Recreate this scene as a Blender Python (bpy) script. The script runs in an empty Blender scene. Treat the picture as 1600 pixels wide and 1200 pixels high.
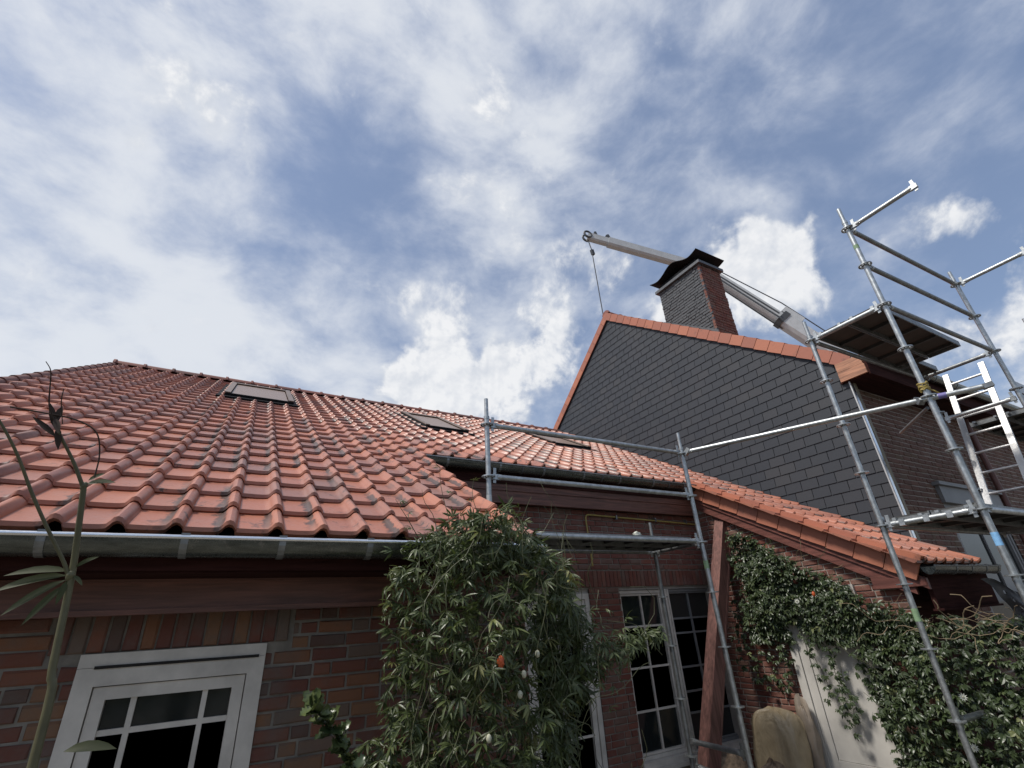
import bpy, math, random
import numpy as np
from mathutils import Matrix, Vector
R_ = random.Random(7)
scene = bpy.context.scene
col = scene.collection

# ------------------------------------------------------------------ camera
cam_data = bpy.data.cameras.new('camera'); cam = bpy.data.objects.new('camera', cam_data); col.objects.link(cam)
CAM = Vector((0, 0, 1.6))
CR = Matrix(((0.872181, -0.17330329, -0.45745632), (-0.48614802, -0.41108266, -0.77114924), (-0.05440966, 0.8949732, -0.44278953)))
cam.matrix_world = Matrix.Translation(CAM) @ CR.to_4x4()
cam_data.sensor_width = 36; cam_data.lens = 36 * 753.23 / 1600
cam_data.clip_start = 0.02; cam_data.clip_end = 2000
scene.camera = cam
scene.view_settings.view_transform = 'Standard'; scene.view_settings.look = 'None'
scene.view_settings.exposure = 0.30; scene.view_settings.gamma = 1
scene.cycles.use_denoising = True
scene.cycles.max_bounces = 4; scene.cycles.transparent_max_bounces = 6

# ------------------------------------------------------------------ sun
TO_SUN = Vector((-0.56, 0.04, 0.82)).normalized()
sd = bpy.data.lights.new('sun', 'SUN'); sd.energy = 3.1; sd.angle = math.radians(11); sd.color = (1.0, 0.95, 0.88)
so = bpy.data.objects.new('sun', sd); col.objects.link(so); so.rotation_euler = TO_SUN.to_track_quat('Z', 'Y').to_euler(); so.location = (-20, 10, 30)

# ------------------------------------------------------------------ node helper
class NT:
    def __init__(s, tree): s.t = tree; s.n = tree.nodes; s.l = tree.links
    def new(s, typ, **kw):
        n = s.n.new(typ)
        for k, v in kw.items(): setattr(n, k, v)
        return n
    def put(s, sock, v):
        if isinstance(v, bpy.types.NodeSocket): s.l.new(v, sock)
        elif v is not None: sock.default_value = v
    def math(s, op, a, b=None, c=None, clamp=False):
        n = s.new('ShaderNodeMath', operation=op, use_clamp=clamp); s.put(n.inputs[0], a); s.put(n.inputs[1], b)
        if c is not None: s.put(n.inputs[2], c)
        return n.outputs[0]
    def vmath(s, op, a, b=None, out=0):
        n = s.new('ShaderNodeVectorMath', operation=op); s.put(n.inputs[0], a); s.put(n.inputs[1], b)
        return n.outputs[out]
    def noise(s, vec, scale, detail=3, rough=.5, dist=0, out='Fac'):
        n = s.new('ShaderNodeTexNoise'); s.put(n.inputs['Vector'], vec); n.inputs['Scale'].default_value = scale
        n.inputs['Detail'].default_value = detail; n.inputs['Roughness'].default_value = rough; n.inputs['Distortion'].default_value = dist
        return n.outputs[out]
    def ramp(s, f, stops, interp='LINEAR'):
        n = s.new('ShaderNodeValToRGB'); s.put(n.inputs[0], f); r = n.color_ramp; r.interpolation = interp
        while len(r.elements) < len(stops): r.elements.new(.5)
        for e, (p, c) in zip(r.elements, stops):
            e.position = p; e.color = (c[0], c[1], c[2], 1) if not isinstance(c, (int, float)) else (c, c, c, 1)
        return n.outputs[0]
    def mix(s, f, a, b, typ='MIX'):
        n = s.new('ShaderNodeMix', data_type='RGBA', blend_type=typ); s.put(n.inputs[0], f)
        for i, v in ((6, a), (7, b)): s.put(n.inputs[i], (*v, 1) if isinstance(v, tuple) else v)
        return n.outputs[2]
    def smooth(s, v, lo, hi):
        n = s.new('ShaderNodeMapRange', interpolation_type='SMOOTHSTEP'); s.put(n.inputs[0], v); n.inputs[1].default_value = lo; n.inputs[2].default_value = hi
        return n.outputs[0]

# ------------------------------------------------------------------ world: sky with clouds
def pdir(px, py):
    return (CR @ Vector(((px - 800) / 753.23, -(py - 600) / 753.23, -1))).normalized()
# cloud banks: bearing and elevation were read off the photograph once; each is a patch of cloud in the world sky
VEIL = [(150,60,330,.35),(500,50,260,.28),(340,185,95,.75),(222,238,36,.9),(420,250,45,.6),(545,160,75,.5),(700,110,220,.45),(745,270,110,.5),(90,385,150,.7),
        (300,485,170,1.0),(450,530,150,1.0),(30,520,170,.9),(0,200,150,.45),(950,60,200,.4),(870,250,120,.25),(1100,40,160,.3),(250,100,90,.4),(560,60,120,.3),(820,420,160,.35),(1060,330,150,.2),(1350,330,140,.25),(600,575,110,.7),
        (560,225,85,-.75),(400,325,170,-.65),(180,285,100,-.35),(610,365,120,-.6),(110,468,50,-.7),(1150,210,210,-.25),(1450,140,260,-.40),(1000,180,120,-.2),(1430,440,120,-.4),(480,410,70,-.4),(430,165,60,-.35),(270,145,50,-.3),(1560,330,120,-.4)]
CUM = [(610,450,48,.62),(650,480,42,.55),(700,508,30,.55),(505,425,16,.5),(680,415,30,.35),(690,592,58,1.6),(755,575,46,1.3),(640,618,48,.9),(860,370,62,.45),(820,390,40,.3),(850,555,55,.6),(800,610,55,.75),(900,470,60,.35),(800,480,40,.25),(945,385,48,.4),(890,520,45,.45),(1225,370,55,1.3),(1170,400,44,.95),(1200,445,62,.85),(1290,380,44,.6),(1270,470,55,.45),
       (1430,365,50,.62),(1475,330,34,.45),(1515,285,36,.5),(1595,520,52,1.0),(1032,488,24,1.1),(1480,560,60,.7),(310,185,50,.40),(385,190,45,.5),(222,238,26,.7),(415,258,26,.5),(550,160,40,.35),(700,150,60,.2),(740,280,60,.3),
       (740,520,40,-.7),(560,500,70,-.4),(560,540,60,-.5),(560,250,90,-.5),(400,340,150,-.4),(1150,230,180,-.4),(1450,150,200,-.4),(1380,450,50,-.3)]
world = bpy.data.worlds.new('World'); scene.world = world; world.use_nodes = True
world.cycles.sampling_method = 'MANUAL'; world.cycles.sample_map_resolution = 256
w = NT(world.node_tree); w.n.clear()
d = w.new('ShaderNodeTexCoord').outputs['Generated']
def lobes(L, dv):
    acc = None
    for px, py, r, wt in L:
        k = 2 / (r / 753.23) ** 2
        t = w.vmath('DOT_PRODUCT', dv, tuple(pdir(px, py)), out='Value')
        e = w.math('EXPONENT', w.math('MULTIPLY_ADD', t, k, -k))
        acc = w.math('MULTIPLY_ADD', e, wt, acc if acc is not None else 0.0)
    return acc
warp = w.vmath('SCALE', w.vmath('SUBTRACT', w.noise(d, 3.2, 2, .5, out='Color'), (.5, .5, .5)), None)
warp.node.inputs['Scale'].default_value = .11
dw = w.vmath('NORMALIZE', w.vmath('ADD', d, warp))
wl_ = w.vmath('SCALE', w.vmath('SUBTRACT', w.noise(d, 6.5, 4, .6, out='Color'), (.5, .5, .5)), None); wl_.node.inputs['Scale'].default_value = .20
dl = w.vmath('NORMALIZE', w.vmath('ADD', d, wl_))
stretch = w.vmath('MULTIPLY', dw, (1.0, 1.0, 1.7))
n1 = w.noise(stretch, 3.4, 5, .56); n2 = w.noise(dw, 9.0, 7, .60); n3 = w.noise(stretch, 7.0, 7, .60)
up = w.vmath('ADD', dw, tuple(TO_SUN * .016)); n2s = w.noise(up, 9.0, 4, .60)
vf = w.math('MULTIPLY_ADD', lobes(VEIL, dw), .27, w.math('MULTIPLY_ADD', n1, .90, w.math('MULTIPLY_ADD', n3, 1.35, -.68)))
veil = w.math('MULTIPLY_ADD', w.smooth(vf, .10, 1.0), .55, .42)
cf = w.math('MULTIPLY_ADD', lobes(CUM, dl), .70, w.math('MULTIPLY_ADD', n2, 2.5, w.math('MULTIPLY_ADD', n1, .7, -1.58)))
cum = w.smooth(cf, .15, .70)
sky = w.new('ShaderNodeTexSky', sky_type='NISHITA', sun_disc=False)
sky.sun_elevation = math.asin(TO_SUN.z); sky.sun_rotation = math.atan2(TO_SUN.x, TO_SUN.y)
sky.air_density = 1.1; sky.dust_density = 1.6; sky.ozone_density = 2.0
S = 10.0
def C10(*c): return tuple(x * S for x in c)
veil_col = w.mix(w.smooth(vf, .10, 1.12), C10(.26, .33, .495), C10(.645, .67, .71))
relief = w.math('MULTIPLY_ADD', w.math('SUBTRACT', n2, n2s), 5.0, .5)
dens = w.smooth(cf, .32, .85)
cum_col = w.mix(w.math('MULTIPLY_ADD', relief, .7, w.math('MULTIPLY', dens, .5), clamp=True), C10(.46, .50, .57), C10(.74, .745, .755))
c1 = w.mix(w.math('MULTIPLY', veil, .92), sky.outputs[0], veil_col)
c2 = w.mix(w.math('MULTIPLY', cum, .92), c1, cum_col)
bg = w.new('ShaderNodeBackground'); w.put(bg.inputs[0], c2); bg.inputs[1].default_value = 1 / S
w.l.new(bg.outputs[0], w.new('ShaderNodeOutputWorld').inputs[0])

# ------------------------------------------------------------------ materials
def material(name):
    m = bpy.data.materials.new(name); m.use_nodes = True; t = NT(m.node_tree)
    b = m.node_tree.nodes['Principled BSDF']
    return m, t, b
def pos(t): return t.new('ShaderNodeNewGeometry').outputs['Position']
def rnd(t):
    n = t.new('ShaderNodeAttribute'); n.attribute_name = 'rnd'; return n.outputs['Fac']
def bump(t, b, h, strength=.3, dist=.01):
    n = t.new('ShaderNodeBump'); n.inputs['Strength'].default_value = strength; n.inputs['Distance'].default_value = dist
    t.put(n.inputs['Height'], h); t.l.new(n.outputs[0], b.inputs['Normal'])
def simple(name, c, rough=.6, metal=0, var=.25, scale=12, bstr=.15):
    m, t, b = material(name); p = pos(t); n = t.noise(p, scale, 5, .6)
    t.put(b.inputs['Base Color'], t.mix(t.ramp(n, [(.25, 0), (.75, 1)]), tuple(x * (1 - var) for x in c), tuple(min(1, x * (1 + var)) for x in c)))
    b.inputs['Roughness'].default_value = rough; b.inputs['Metallic'].default_value = metal
    if bstr: bump(t, b, n, bstr)
    return m
M = {}
# clay roof tile
m, t, b = material('clay_tile'); p = pos(t); r = rnd(t)
base = t.ramp(r, [(0, (.42, .165, .096)), (.35, (.37, .147, .090)), (.62, (.31, .132, .09)), (.82, (.25, .12, .09)), (1, (.20, .125, .105))])
big = t.ramp(t.noise(p, .55, 3), [(.38, 0), (.62, 1)])
base = t.mix(t.math('MULTIPLY', big, .35), base, (.25, .095, .07))
fine = t.noise(p, 60, 4, .6); base = t.mix(t.math('MULTIPLY', fine, .35), base, (.50, .17, .10))
pale = t.ramp(t.noise(p, 9, 5, .65), [(.55, 0), (.72, 1)]); base = t.mix(t.math('MULTIPLY', pale, .25), base, (.33, .20, .16))
mossm = t.math('MULTIPLY', t.ramp(t.noise(p, 15, 6, .7), [(.56, 0), (.63, 1)]), t.ramp(t.noise(p, 2.2, 3), [(.42, 0), (.6, 1)]))
mossm = t.math('MULTIPLY', mossm, t.ramp(t.math('FRACT', t.math('MULTIPLY', r, 7.31)), [(.25, .15), (.6, 1)]))
ma = t.new('ShaderNodeAttribute'); ma.attribute_name = 'mo'
pm = t.ramp(t.math('MULTIPLY_ADD', ma.outputs['Fac'], .34, t.math('MULTIPLY', t.noise(p, 17, 5, .7), .75)), [(.54, 0), (.63, 1)])
pm = t.math('MULTIPLY', pm, t.ramp(t.math('ADD', t.noise(p, 1.6, 3), t.math('MULTIPLY', t.math('FRACT', t.math('MULTIPLY', r, 5.7)), .35)), [(.58, 0), (.74, 1)]))
mossm = t.math('MAXIMUM', mossm, pm)
base = t.mix(t.math('MULTIPLY', mossm, .85), base, (.045, .038, .034))
t.put(b.inputs['Base Color'], base); t.put(b.inputs['Roughness'], t.ramp(fine, [(.3, .32), (.7, .48)])); bump(t, b, fine, .2, .003)
M['tile'] = m
# ridge / verge tile: cleaner clay
m, t, b = material('clay_trim'); p = pos(t); r = rnd(t)
base = t.ramp(r, [(0, (.42, .155, .09)), (.5, (.37, .132, .08)), (1, (.32, .12, .078))]); fine = t.noise(p, 50, 4, .6)
base = t.mix(t.math('MULTIPLY', t.ramp(t.noise(p, 7, 5, .65), [(.58, 0), (.7, 1)]), .55), base, (.12, .07, .055))
t.put(b.inputs['Base Color'], base); b.inputs['Roughness'].default_value = .6; bump(t, b, fine, .2, .004); M['trim'] = m
m, t, b = material('clay_ridge'); p = pos(t); r = rnd(t)
base = t.ramp(r, [(0, (.24, .085, .06)), (1, (.15, .065, .052))]); fine = t.noise(p, 40, 4, .6)
t.put(b.inputs['Base Color'], t.mix(t.math('MULTIPLY', fine, .4), base, (.08, .05, .045))); b.inputs['Roughness'].default_value = .6; M['ridge'] = m
# slate
m, t, b = material('slate'); p = pos(t); r = rnd(t)
base = t.ramp(r, [(0, (.034, .038, .046)), (.5, (.038, .042, .049)), (.8, (.041, .044, .051)), (1, (.046, .048, .053))]); f = t.noise(p, 25, 5, .6)
t.put(b.inputs['Base Color'], t.mix(t.math('MULTIPLY', f, .3), base, (.045, .048, .054))); b.inputs['Roughness'].default_value = .55; b.inputs['Specular IOR Level'].default_value = .32; bump(t, b, f, .15, .005); M['slate'] = m
# bricks
def brickmat(name, stops, grime=.5, mort=(.12, .11, .10), speck=(.16, .085, .06), k=.82):
    stops = [(a, tuple(x * k for x in c)) for a, c in stops]; speck = tuple(x * k for x in speck)
    m, t, b = material(name); p = pos(t); r = rnd(t); f = t.noise(p, 45, 5, .65)
    c = t.ramp(r, stops); c = t.mix(t.math('MULTIPLY', f, .45), c, speck)
    g = t.ramp(t.noise(p, 5, 5, .65), [(.45, 0), (.68, 1)]); c = t.mix(t.math('MULTIPLY', g, grime), c, mort)
    t.put(b.inputs['Base Color'], c); b.inputs['Roughness'].default_value = .85; bump(t, b, f, .5, .006); return m
M['brick_old'] = brickmat('old_brick', [(0, (.20, .065, .04)), (.3, (.16, .05, .035)), (.55, (.25, .09, .05)), (.75, (.30, .14, .06)), (.88, (.20, .14, .10)), (1, (.12, .07, .055))], .6, (.12, .105, .09))
M['brick_red'] = brickmat('red_brick', [(0, (.22, .06, .042)), (.4, (.17, .05, .036)), (.7, (.27, .085, .055)), (1, (.19, .10, .075))], .35, (.2, .17, .14))
M['brick_brown'] = brickmat('brown_brick', [(0, (.19, .09, .065)), (.5, (.15, .075, .055)), (.8, (.22, .11, .08)), (1, (.17, .11, .07))], .3, (.10, .075, .06))
M['brick_grey'] = brickmat('painted_grey_brick', [(0, (.082, .088, .095)), (1, (.10, .105, .112))], .3, (.06, .064, .07), (.075, .08, .088), 1)
M['mortar'] = simple('mortar', (.22, .20, .17), .95, var=.35, scale=9, bstr=.5)
M['mortar_pale'] = simple('pale_mortar', (.33, .29, .25), .95, var=.25, scale=9, bstr=.5)
M['dark'] = simple('dark_void', (.02, .018, .017), .9, var=.2)
# wood
def wood(name, c, axis):
    m, t, b = material(name); p = pos(t); sc = [34, 34, 34]; sc[axis] = 2.2
    q = t.vmath('MULTIPLY', p, tuple(sc)); n = t.noise(q, 1.0, 5, .6, .6); g = t.noise(p, 3, 3)
    cc = t.mix(t.ramp(n, [(.35, 0), (.65, 1)]), tuple(x * .55 for x in c), tuple(x * 1.4 for x in c)); cc = t.mix(t.math('MULTIPLY', g, .3), cc, tuple(x * .6 for x in c))
    t.put(b.inputs['Base Color'], cc); b.inputs['Roughness'].default_value = .5; bump(t, b, n, .25, .004); return m
M['wood_x'] = wood('stained_wood_lengthwise', (.155, .066, .046), 0); M['wood_y'] = wood('stained_wood_rake', (.15, .055, .042), 1); M['wood_z'] = wood('stained_wood_upright', (.17, .08, .066), 2)
M['wood_light'] = wood('sunlit_toned_board', (.40, .19, .11), 1); M['wood_soffit'] = wood('shade_toned_soffit', (.042, .016, .014), 0); M['wood_soffit'].node_tree.nodes['Principled BSDF'].inputs['Roughness'].default_value = .95; M['wood_soffit'].node_tree.nodes['Principled BSDF'].inputs['Specular IOR Level'].default_value = .1; M['batten'] = wood('weathered_batten', (.20, .17, .11), 2)  # dark red soffit deepened to hold eaves shade, light board brightened for sun
# metals
def metal(name, c, rough, met=.85, var=.3, streak=(6, 6, 6), spot=.45):
    m, t, b = material(name); p = pos(t); n = t.noise(t.vmath('MULTIPLY', p, streak), 3, 5, .65); f = t.noise(p, 60, 3, .6)
    cc = t.mix(t.ramp(n, [(.3, 0), (.7, 1)]), tuple(x * (1 - var) for x in c), tuple(min(1, x * (1 + var)) for x in c))
    sp = t.ramp(t.noise(p, 22, 4, .7), [(.62, 0), (.70, 1)]); cc = t.mix(t.math('MULTIPLY', sp, spot), cc, (.30, .29, .27))
    t.put(b.inputs['Base Color'], cc); b.inputs['Metallic'].default_value = met
    t.put(b.inputs['Roughness'], t.ramp(f, [(.3, rough * .8), (.7, rough * 1.25)])); bump(t, b, f, .06, .003); return m
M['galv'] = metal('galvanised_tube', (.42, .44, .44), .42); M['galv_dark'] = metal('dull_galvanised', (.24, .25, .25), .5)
M['alu'] = metal('aluminium', (.52, .52, .51), .48, .6, .1, spot=.15); M['zinc'] = metal('zinc_gutter', (.125, .135, .125), .27, .85, .45, (2, 9, 9)); M['zinc_bright'] = metal('bright_zinc', (.86, .88, .90), .2, .95, .08, spot=.08)
M['lead'] = metal('lead_flashing', (.11, .115, .12), .5, .5); M['crane'] = simple('crane_paint', (.46, .47, .47), .4, 0, .12, 4, 0); M['crane_dark'] = simple('crane_dark_steel', (.07, .072, .075), .5, .3, .2, 6, 0)
M['black_sheet'] = simple('black_coated_sheet', (.012, .013, .015), .75, 0, .2, 6, .05); M['black_sheet'].node_tree.nodes['Principled BSDF'].inputs['Specular IOR Level'].default_value = .15
M['white'] = simple('off_white_frame', (.60, .56, .50), .5, 0, .2, 7, .08); M['white_dark'] = simple('darker_white_frame', (.36, .34, .315), .6, 0, .25, 7, .05)  # second frame tone is darker, for the boards over the windows
M['grey_frame'] = simple('grey_frame', (.22, .22, .22), .5, 0, .12, 5, .05); M['brown_frame'] = simple('skylight_cladding', (.20, .15, .12), .45, .2, .2, 8, 0)
m, t, b = material('window_glass'); b.inputs['Base Color'].default_value = (.016, .020, .020, 1); b.inputs['Roughness'].default_value = .06; M['glass'] = m
m, t, b = material('skylight_blind_glass'); b.inputs['Base Color'].default_value = (.24, .175, .14, 1); b.inputs['Roughness'].default_value = .4; M['sky_glass'] = m
M['ply'] = simple('deck_ply', (.055, .043, .036), .8, 0, .3, 5, .2); M['deck_dark'] = simple('deck_steel', (.06, .058, .056), .6, .3, .25, 6, .1)
M['yellow'] = simple('yellow_pipe', (.34, .26, .07), .5, 0, .2, 9, 0); M['green_tape'] = simple('green_paint', (.20, .30, .17), .6, 0, .3, 40, 0); M['blue_tape'] = simple('blue_tape', (.22, .45, .72), .5, 0, .2, 40, 0); M['purple_tape'] = simple('purple_tape', (.16, .14, .34), .5, 0, .2, 40, 0)
M['plastic_bag'] = simple('tan_plastic_sack', (.36, .285, .18), .5, 0, .15, 9, 0); M['clear_bag'] = simple('cloudy_film', (.22, .18, .14), .5, 0, .3, 6, .3); M['grey_film'] = simple('grey_film', (.30, .31, .32), .35, 0, .2, 8, .2)
M['sacking'] = simple('patterned_sacking', (.24, .17, .11), .9, 0, .7, 22, .5)
M['ground'] = simple('bounce_ground', (.16, .145, .12), .95, 0, .3, 3, .6)  # ground out of view; pale tone added to bounce fill light onto walls
M['orange'] = simple('orange_fruit', (.50, .09, .02), .45, 0, .2, 20, 0); M['cream'] = simple('cream_bud', (.46, .45, .33), .6, 0, .15, 20, 0); M['petal'] = simple('white_petal', (.52, .53, .46), .6, 0, .1, 20, 0)
M['stem'] = simple('green_stem', (.085, .09, .042), .6, 0, .3, 10, 0); M['dry_stem'] = simple('dry_stem', (.20, .15, .09), .8, 0, .35, 14, 0); M['near_stem'] = simple('near_stem', (.095, .088, .042), .55, 0, .3, 25, .1); M['young'] = simple('young_shoot', (.04, .026, .018), .9, 0, .3, 30, 0)
def leafmat(name, stops, rough=.42, trans=.22):
    m, t, b = material(name); p = pos(t); r = rnd(t); c = t.ramp(r, stops); n = t.noise(p, 18, 3)
    c = t.mix(t.math('MULTIPLY', n, .35), c, tuple(x * .55 for x in stops[0][1])); t.put(b.inputs['Base Color'], c); b.inputs['Roughness'].default_value = rough
    tr = t.new('ShaderNodeBsdfTranslucent'); t.put(tr.inputs[0], t.mix(.5, c, (.10, .14, .02))); mx = t.new('ShaderNodeMixShader'); mx.inputs[0].default_value = trans
    t.l.new(b.outputs[0], mx.inputs[1]); t.l.new(tr.outputs[0], mx.inputs[2]); t.l.new(mx.outputs[0], m.node_tree.nodes['Material Output'].inputs[0]); return m
M['leaf'] = leafmat('passion_leaf', [(0, (.062, .085, .030)), (.45, (.088, .112, .040)), (.8, (.118, .143, .050)), (.92, (.19, .21, .07)), (1, (.30, .29, .11))], .4)
M['leaf_dark'] = leafmat('vine_leaf', [(0, (.042, .062, .026)), (.6, (.062, .088, .036)), (.95, (.095, .12, .05)), (1, (.19, .21, .09))], .38, .15)
M['near_leaf'] = leafmat('near_leaf', [(0, (.042, .052, .018)), (1, (.08, .085, .028))], .65, .3)
M['holly'] = leafmat('holly_leaf', [(0, (.05, .075, .03)), (1, (.13, .16, .06))], .3, .1)

_t = NT(M['plastic_bag'].node_tree); _p = pos(_t)
bump(_t, M['plastic_bag'].node_tree.nodes['Principled BSDF'], _t.math('ADD', _t.noise(_t.vmath('MULTIPLY', _p, (7, 6, 3)), 1.0, 2, .5, 1.2), _t.math('MULTIPLY', _t.noise(_t.vmath('MULTIPLY', _p, (20, 18, 6)), 1.0, 3, .5, 1.0), .25)), .8, .035)
m, t, b = material('screened_glass'); b.inputs['Base Color'].default_value = (.035, .035, .034, 1); b.inputs['Roughness'].default_value = .3; M['screen'] = m
# ------------------------------------------------------------------ object helpers
WM = {}
def link(o, parent=None, mw=None):
    col.objects.link(o); mw = mw or Matrix.Identity(4); WM[o] = mw
    if parent is not None:
        o.parent = parent; o.matrix_parent_inverse = WM[parent].inverted()
    o.matrix_basis = mw
    return o
def tag(o, label=None, cat=None, group=None, kind=None):
    for k, v in (('label', label), ('category', cat), ('group', group), ('kind', kind)):
        if v: o[k] = v
    return o
def empty(name, loc, label, cat, group=None):
    o = bpy.data.objects.new(name, None); o.empty_display_size = .2
    link(o, None, Matrix.Translation(loc)); return tag(o, label, cat, group)
class MB:
    def __init__(s): s.v = []; s.f = []; s.r = []
    def add(s, vs, fs, r=.5):
        k = len(s.v); s.v += [tuple(x) for x in vs]; s.f += [tuple(i + k for i in f) for f in fs]; s.r += [r] * len(vs); return s
    def box(s, x0, x1, y0, y1, z0, z1, r=.5):
        return s.add([(x0, y0, z0), (x1, y0, z0), (x1, y1, z0), (x0, y1, z0), (x0, y0, z1), (x1, y0, z1), (x1, y1, z1), (x0, y1, z1)],
                     [(0, 3, 2, 1), (4, 5, 6, 7), (0, 1, 5, 4), (1, 2, 6, 5), (2, 3, 7, 6), (3, 0, 4, 7)], r)
    def beam(s, p0, p1, w_, h, upv=(0, 0, 1), r=.5):
        p0 = Vector(p0); p1 = Vector(p1); a = (p1 - p0).normalized(); sx = a.cross(Vector(upv)).normalized(); u = sx.cross(a)
        vs = [p + sx * i * w_ / 2 + u * j * h / 2 for p in (p0, p1) for i, j in ((-1, -1), (1, -1), (1, 1), (-1, 1))]
        return s.add(vs, [(0, 1, 2, 3), (7, 6, 5, 4), (0, 4, 5, 1), (1, 5, 6, 2), (2, 6, 7, 3), (3, 7, 4, 0)], r)
    def path(s, pts, rad, n=8, caps=True, r=.5, sub=1):
        pts = [Vector(p) for p in pts]; rr = list(rad) if isinstance(rad, (list, tuple)) else [rad] * len(pts)
        if sub > 1 and len(pts) > 2:
            P = [pts[0] * 2 - pts[1]] + pts + [pts[-1] * 2 - pts[-2]]; np_, nr_ = [], []
            for i in range(len(pts) - 1):
                a, b_, c, d_ = P[i:i + 4]
                for k in range(sub):
                    t_ = k / sub; np_.append(.5 * (2 * b_ + (c - a) * t_ + (2 * a - 5 * b_ + 4 * c - d_) * t_ ** 2 + (3 * b_ - a - 3 * c + d_) * t_ ** 3)); nr_.append(rr[i] + (rr[i + 1] - rr[i]) * t_)
            pts, rr = np_ + [pts[-1]], nr_ + [rr[-1]]
        a = (pts[1] - pts[0]).normalized(); u = a.orthogonal().normalized(); vs = []
        for i, p in enumerate(pts):
            tv = ((pts[i + 1] if i + 1 < len(pts) else p) - (pts[i - 1] if i else p)).normalized()
            u = (u - tv * u.dot(tv)).normalized(); vv = tv.cross(u)
            vs += [p + (u * math.cos(2 * math.pi * k / n) + vv * math.sin(2 * math.pi * k / n)) * rr[i] for k in range(n)]
        fs = [(i * n + k, i * n + (k + 1) % n, (i + 1) * n + (k + 1) % n, (i + 1) * n + k) for i in range(len(pts) - 1) for k in range(n)]
        if caps: fs += [tuple(range(n))[::-1], tuple((len(pts) - 1) * n + k for k in range(n))]
        return s.add(vs, fs, r)
    def tube(s, p0, p1, rad, n=12, r=.5): return s.path([p0, p1], rad, n, True, r)
    def extrude(s, poly, vec, r=.5):
        n = len(poly); vec = Vector(vec); vs = [Vector(p) for p in poly] + [Vector(p) + vec for p in poly]
        return s.add(vs, [tuple(range(n))[::-1], tuple(range(n, 2 * n))] + [(i, (i + 1) % n, n + (i + 1) % n, n + i) for i in range(n)], r)
    def ring(s, c, r0, r1, h, n=20, r=.5):
        vs = []; c = Vector(c)
        for zz, rr in ((-h / 2, r0), (-h / 2, r1), (h / 2, r1), (h / 2, r0)):
            vs += [c + Vector((math.cos(2 * math.pi * k / n) * rr, math.sin(2 * math.pi * k / n) * rr, zz)) for k in range(n)]
        return s.add(vs, [(i * n + k, i * n + (k + 1) % n, ((i + 1) % 4) * n + (k + 1) % n, ((i + 1) % 4) * n + k) for i in range(4) for k in range(n)], r)
    def mesh(s, name, mat, smooth=None):
        me = bpy.data.meshes.new(name); me.from_pydata(s.v, [], s.f); me.materials.append(mat)
        at = me.attributes.new('rnd', 'FLOAT', 'POINT'); at.data.foreach_set('value', s.r)
        if smooth is not None:
            me.shade_smooth(); me.set_sharp_from_angle(angle=math.radians(smooth))
        me.update(); return me
    def build(s, name, mat, parent=None, smooth=None, mw=None):
        return link(bpy.data.objects.new(name, s.mesh(name, mat, smooth)), parent, mw)
def frame(o, ux, uy, uz):
    return Matrix(((ux[0], uy[0], uz[0], o[0]), (ux[1], uy[1], uz[1], o[1]), (ux[2], uy[2], uz[2], o[2]), (0, 0, 0, 1)))
CRT = CR.transposed()
def seen(p):
    q = CRT @ (p - CAM)
    if q.z > -.05: return 0
    x = 800 + 753.23 * q.x / -q.z; y = 600 - 753.23 * q.y / -q.z
    return 1 / -q.z if -15 < x < 1615 and -15 < y < 1215 else 0
def pieces(name, rest_name, placements, variants, parent, limit=300, hide=None):
    """placements: (matrix, variant). The nearest in view become objects of their own, the others one joined part."""
    sc = []
    for i, (mw, v) in enumerate(placements):
        c = mw.translation; k = seen(c)
        if k and hide and hide(c): k = 0
        sc.append((-k, i))
    sc.sort(); own = [i for k, i in sc[:limit] if k < 0]; rest = [i for i in range(len(placements)) if i not in set(own)]
    for i in own:
        mw, v = placements[i]; link(bpy.data.objects.new(name, variants[v]), parent, mw)
    if rest:
        cache = {}
        for v in set(placements[i][1] for i in rest):
            me = variants[v]; co = np.empty(len(me.vertices) * 3); me.vertices.foreach_get('co', co)
            at = np.empty(len(me.vertices)); me.attributes['rnd'].data.foreach_get('value', at)
            mo = np.zeros(len(me.vertices))
            if 'mo' in me.attributes: me.attributes['mo'].data.foreach_get('value', mo)
            cache[v] = (co.reshape(-1, 3), at, [tuple(p.vertices) for p in me.polygons], me.polygons[0].use_smooth, mo)
        V = []; F = []; A = []; A2 = []; k = 0; sm = False
        for i in rest:
            mw, v = placements[i]; co, at, fs, sm, mo = cache[v]; m4 = np.array(mw); A2.append(mo)
            V.append(co @ m4[:3, :3].T + m4[:3, 3]); A.append(at); F += [tuple(j + k for j in f) for f in fs]; k += len(co)
        me = bpy.data.meshes.new(rest_name); me.from_pydata(np.vstack(V), [], F); me.materials.append(variants[placements[rest[0]][1]].materials[0])
        me.attributes.new('rnd', 'FLOAT', 'POINT').data.foreach_set('value', np.concatenate(A))
        me.attributes.new('mo', 'FLOAT', 'POINT').data.foreach_set('value', np.concatenate(A2))
        if sm: me.shade_smooth(); me.set_sharp_from_angle(angle=math.radians(50))
        tag(link(bpy.data.objects.new(rest_name, me), parent), kind='stuff')

# ------------------------------------------------------------------ ground
g = MB(); N = 60
gv = [(x * 6 - 180, y * 6 - 180, -.4 + .05 * math.sin(x * 2.3) * math.cos(y * 1.7)) for y in range(N + 1) for x in range(N + 1)]
g.add(gv, [(y * (N + 1) + x, y * (N + 1) + x + 1, (y + 1) * (N + 1) + x + 1, (y + 1) * (N + 1) + x) for y in range(N) for x in range(N)])
tag(g.build('ground', M['ground']), 'unseen ground around the houses, toned pale to bounce light', kind='structure')

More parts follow.
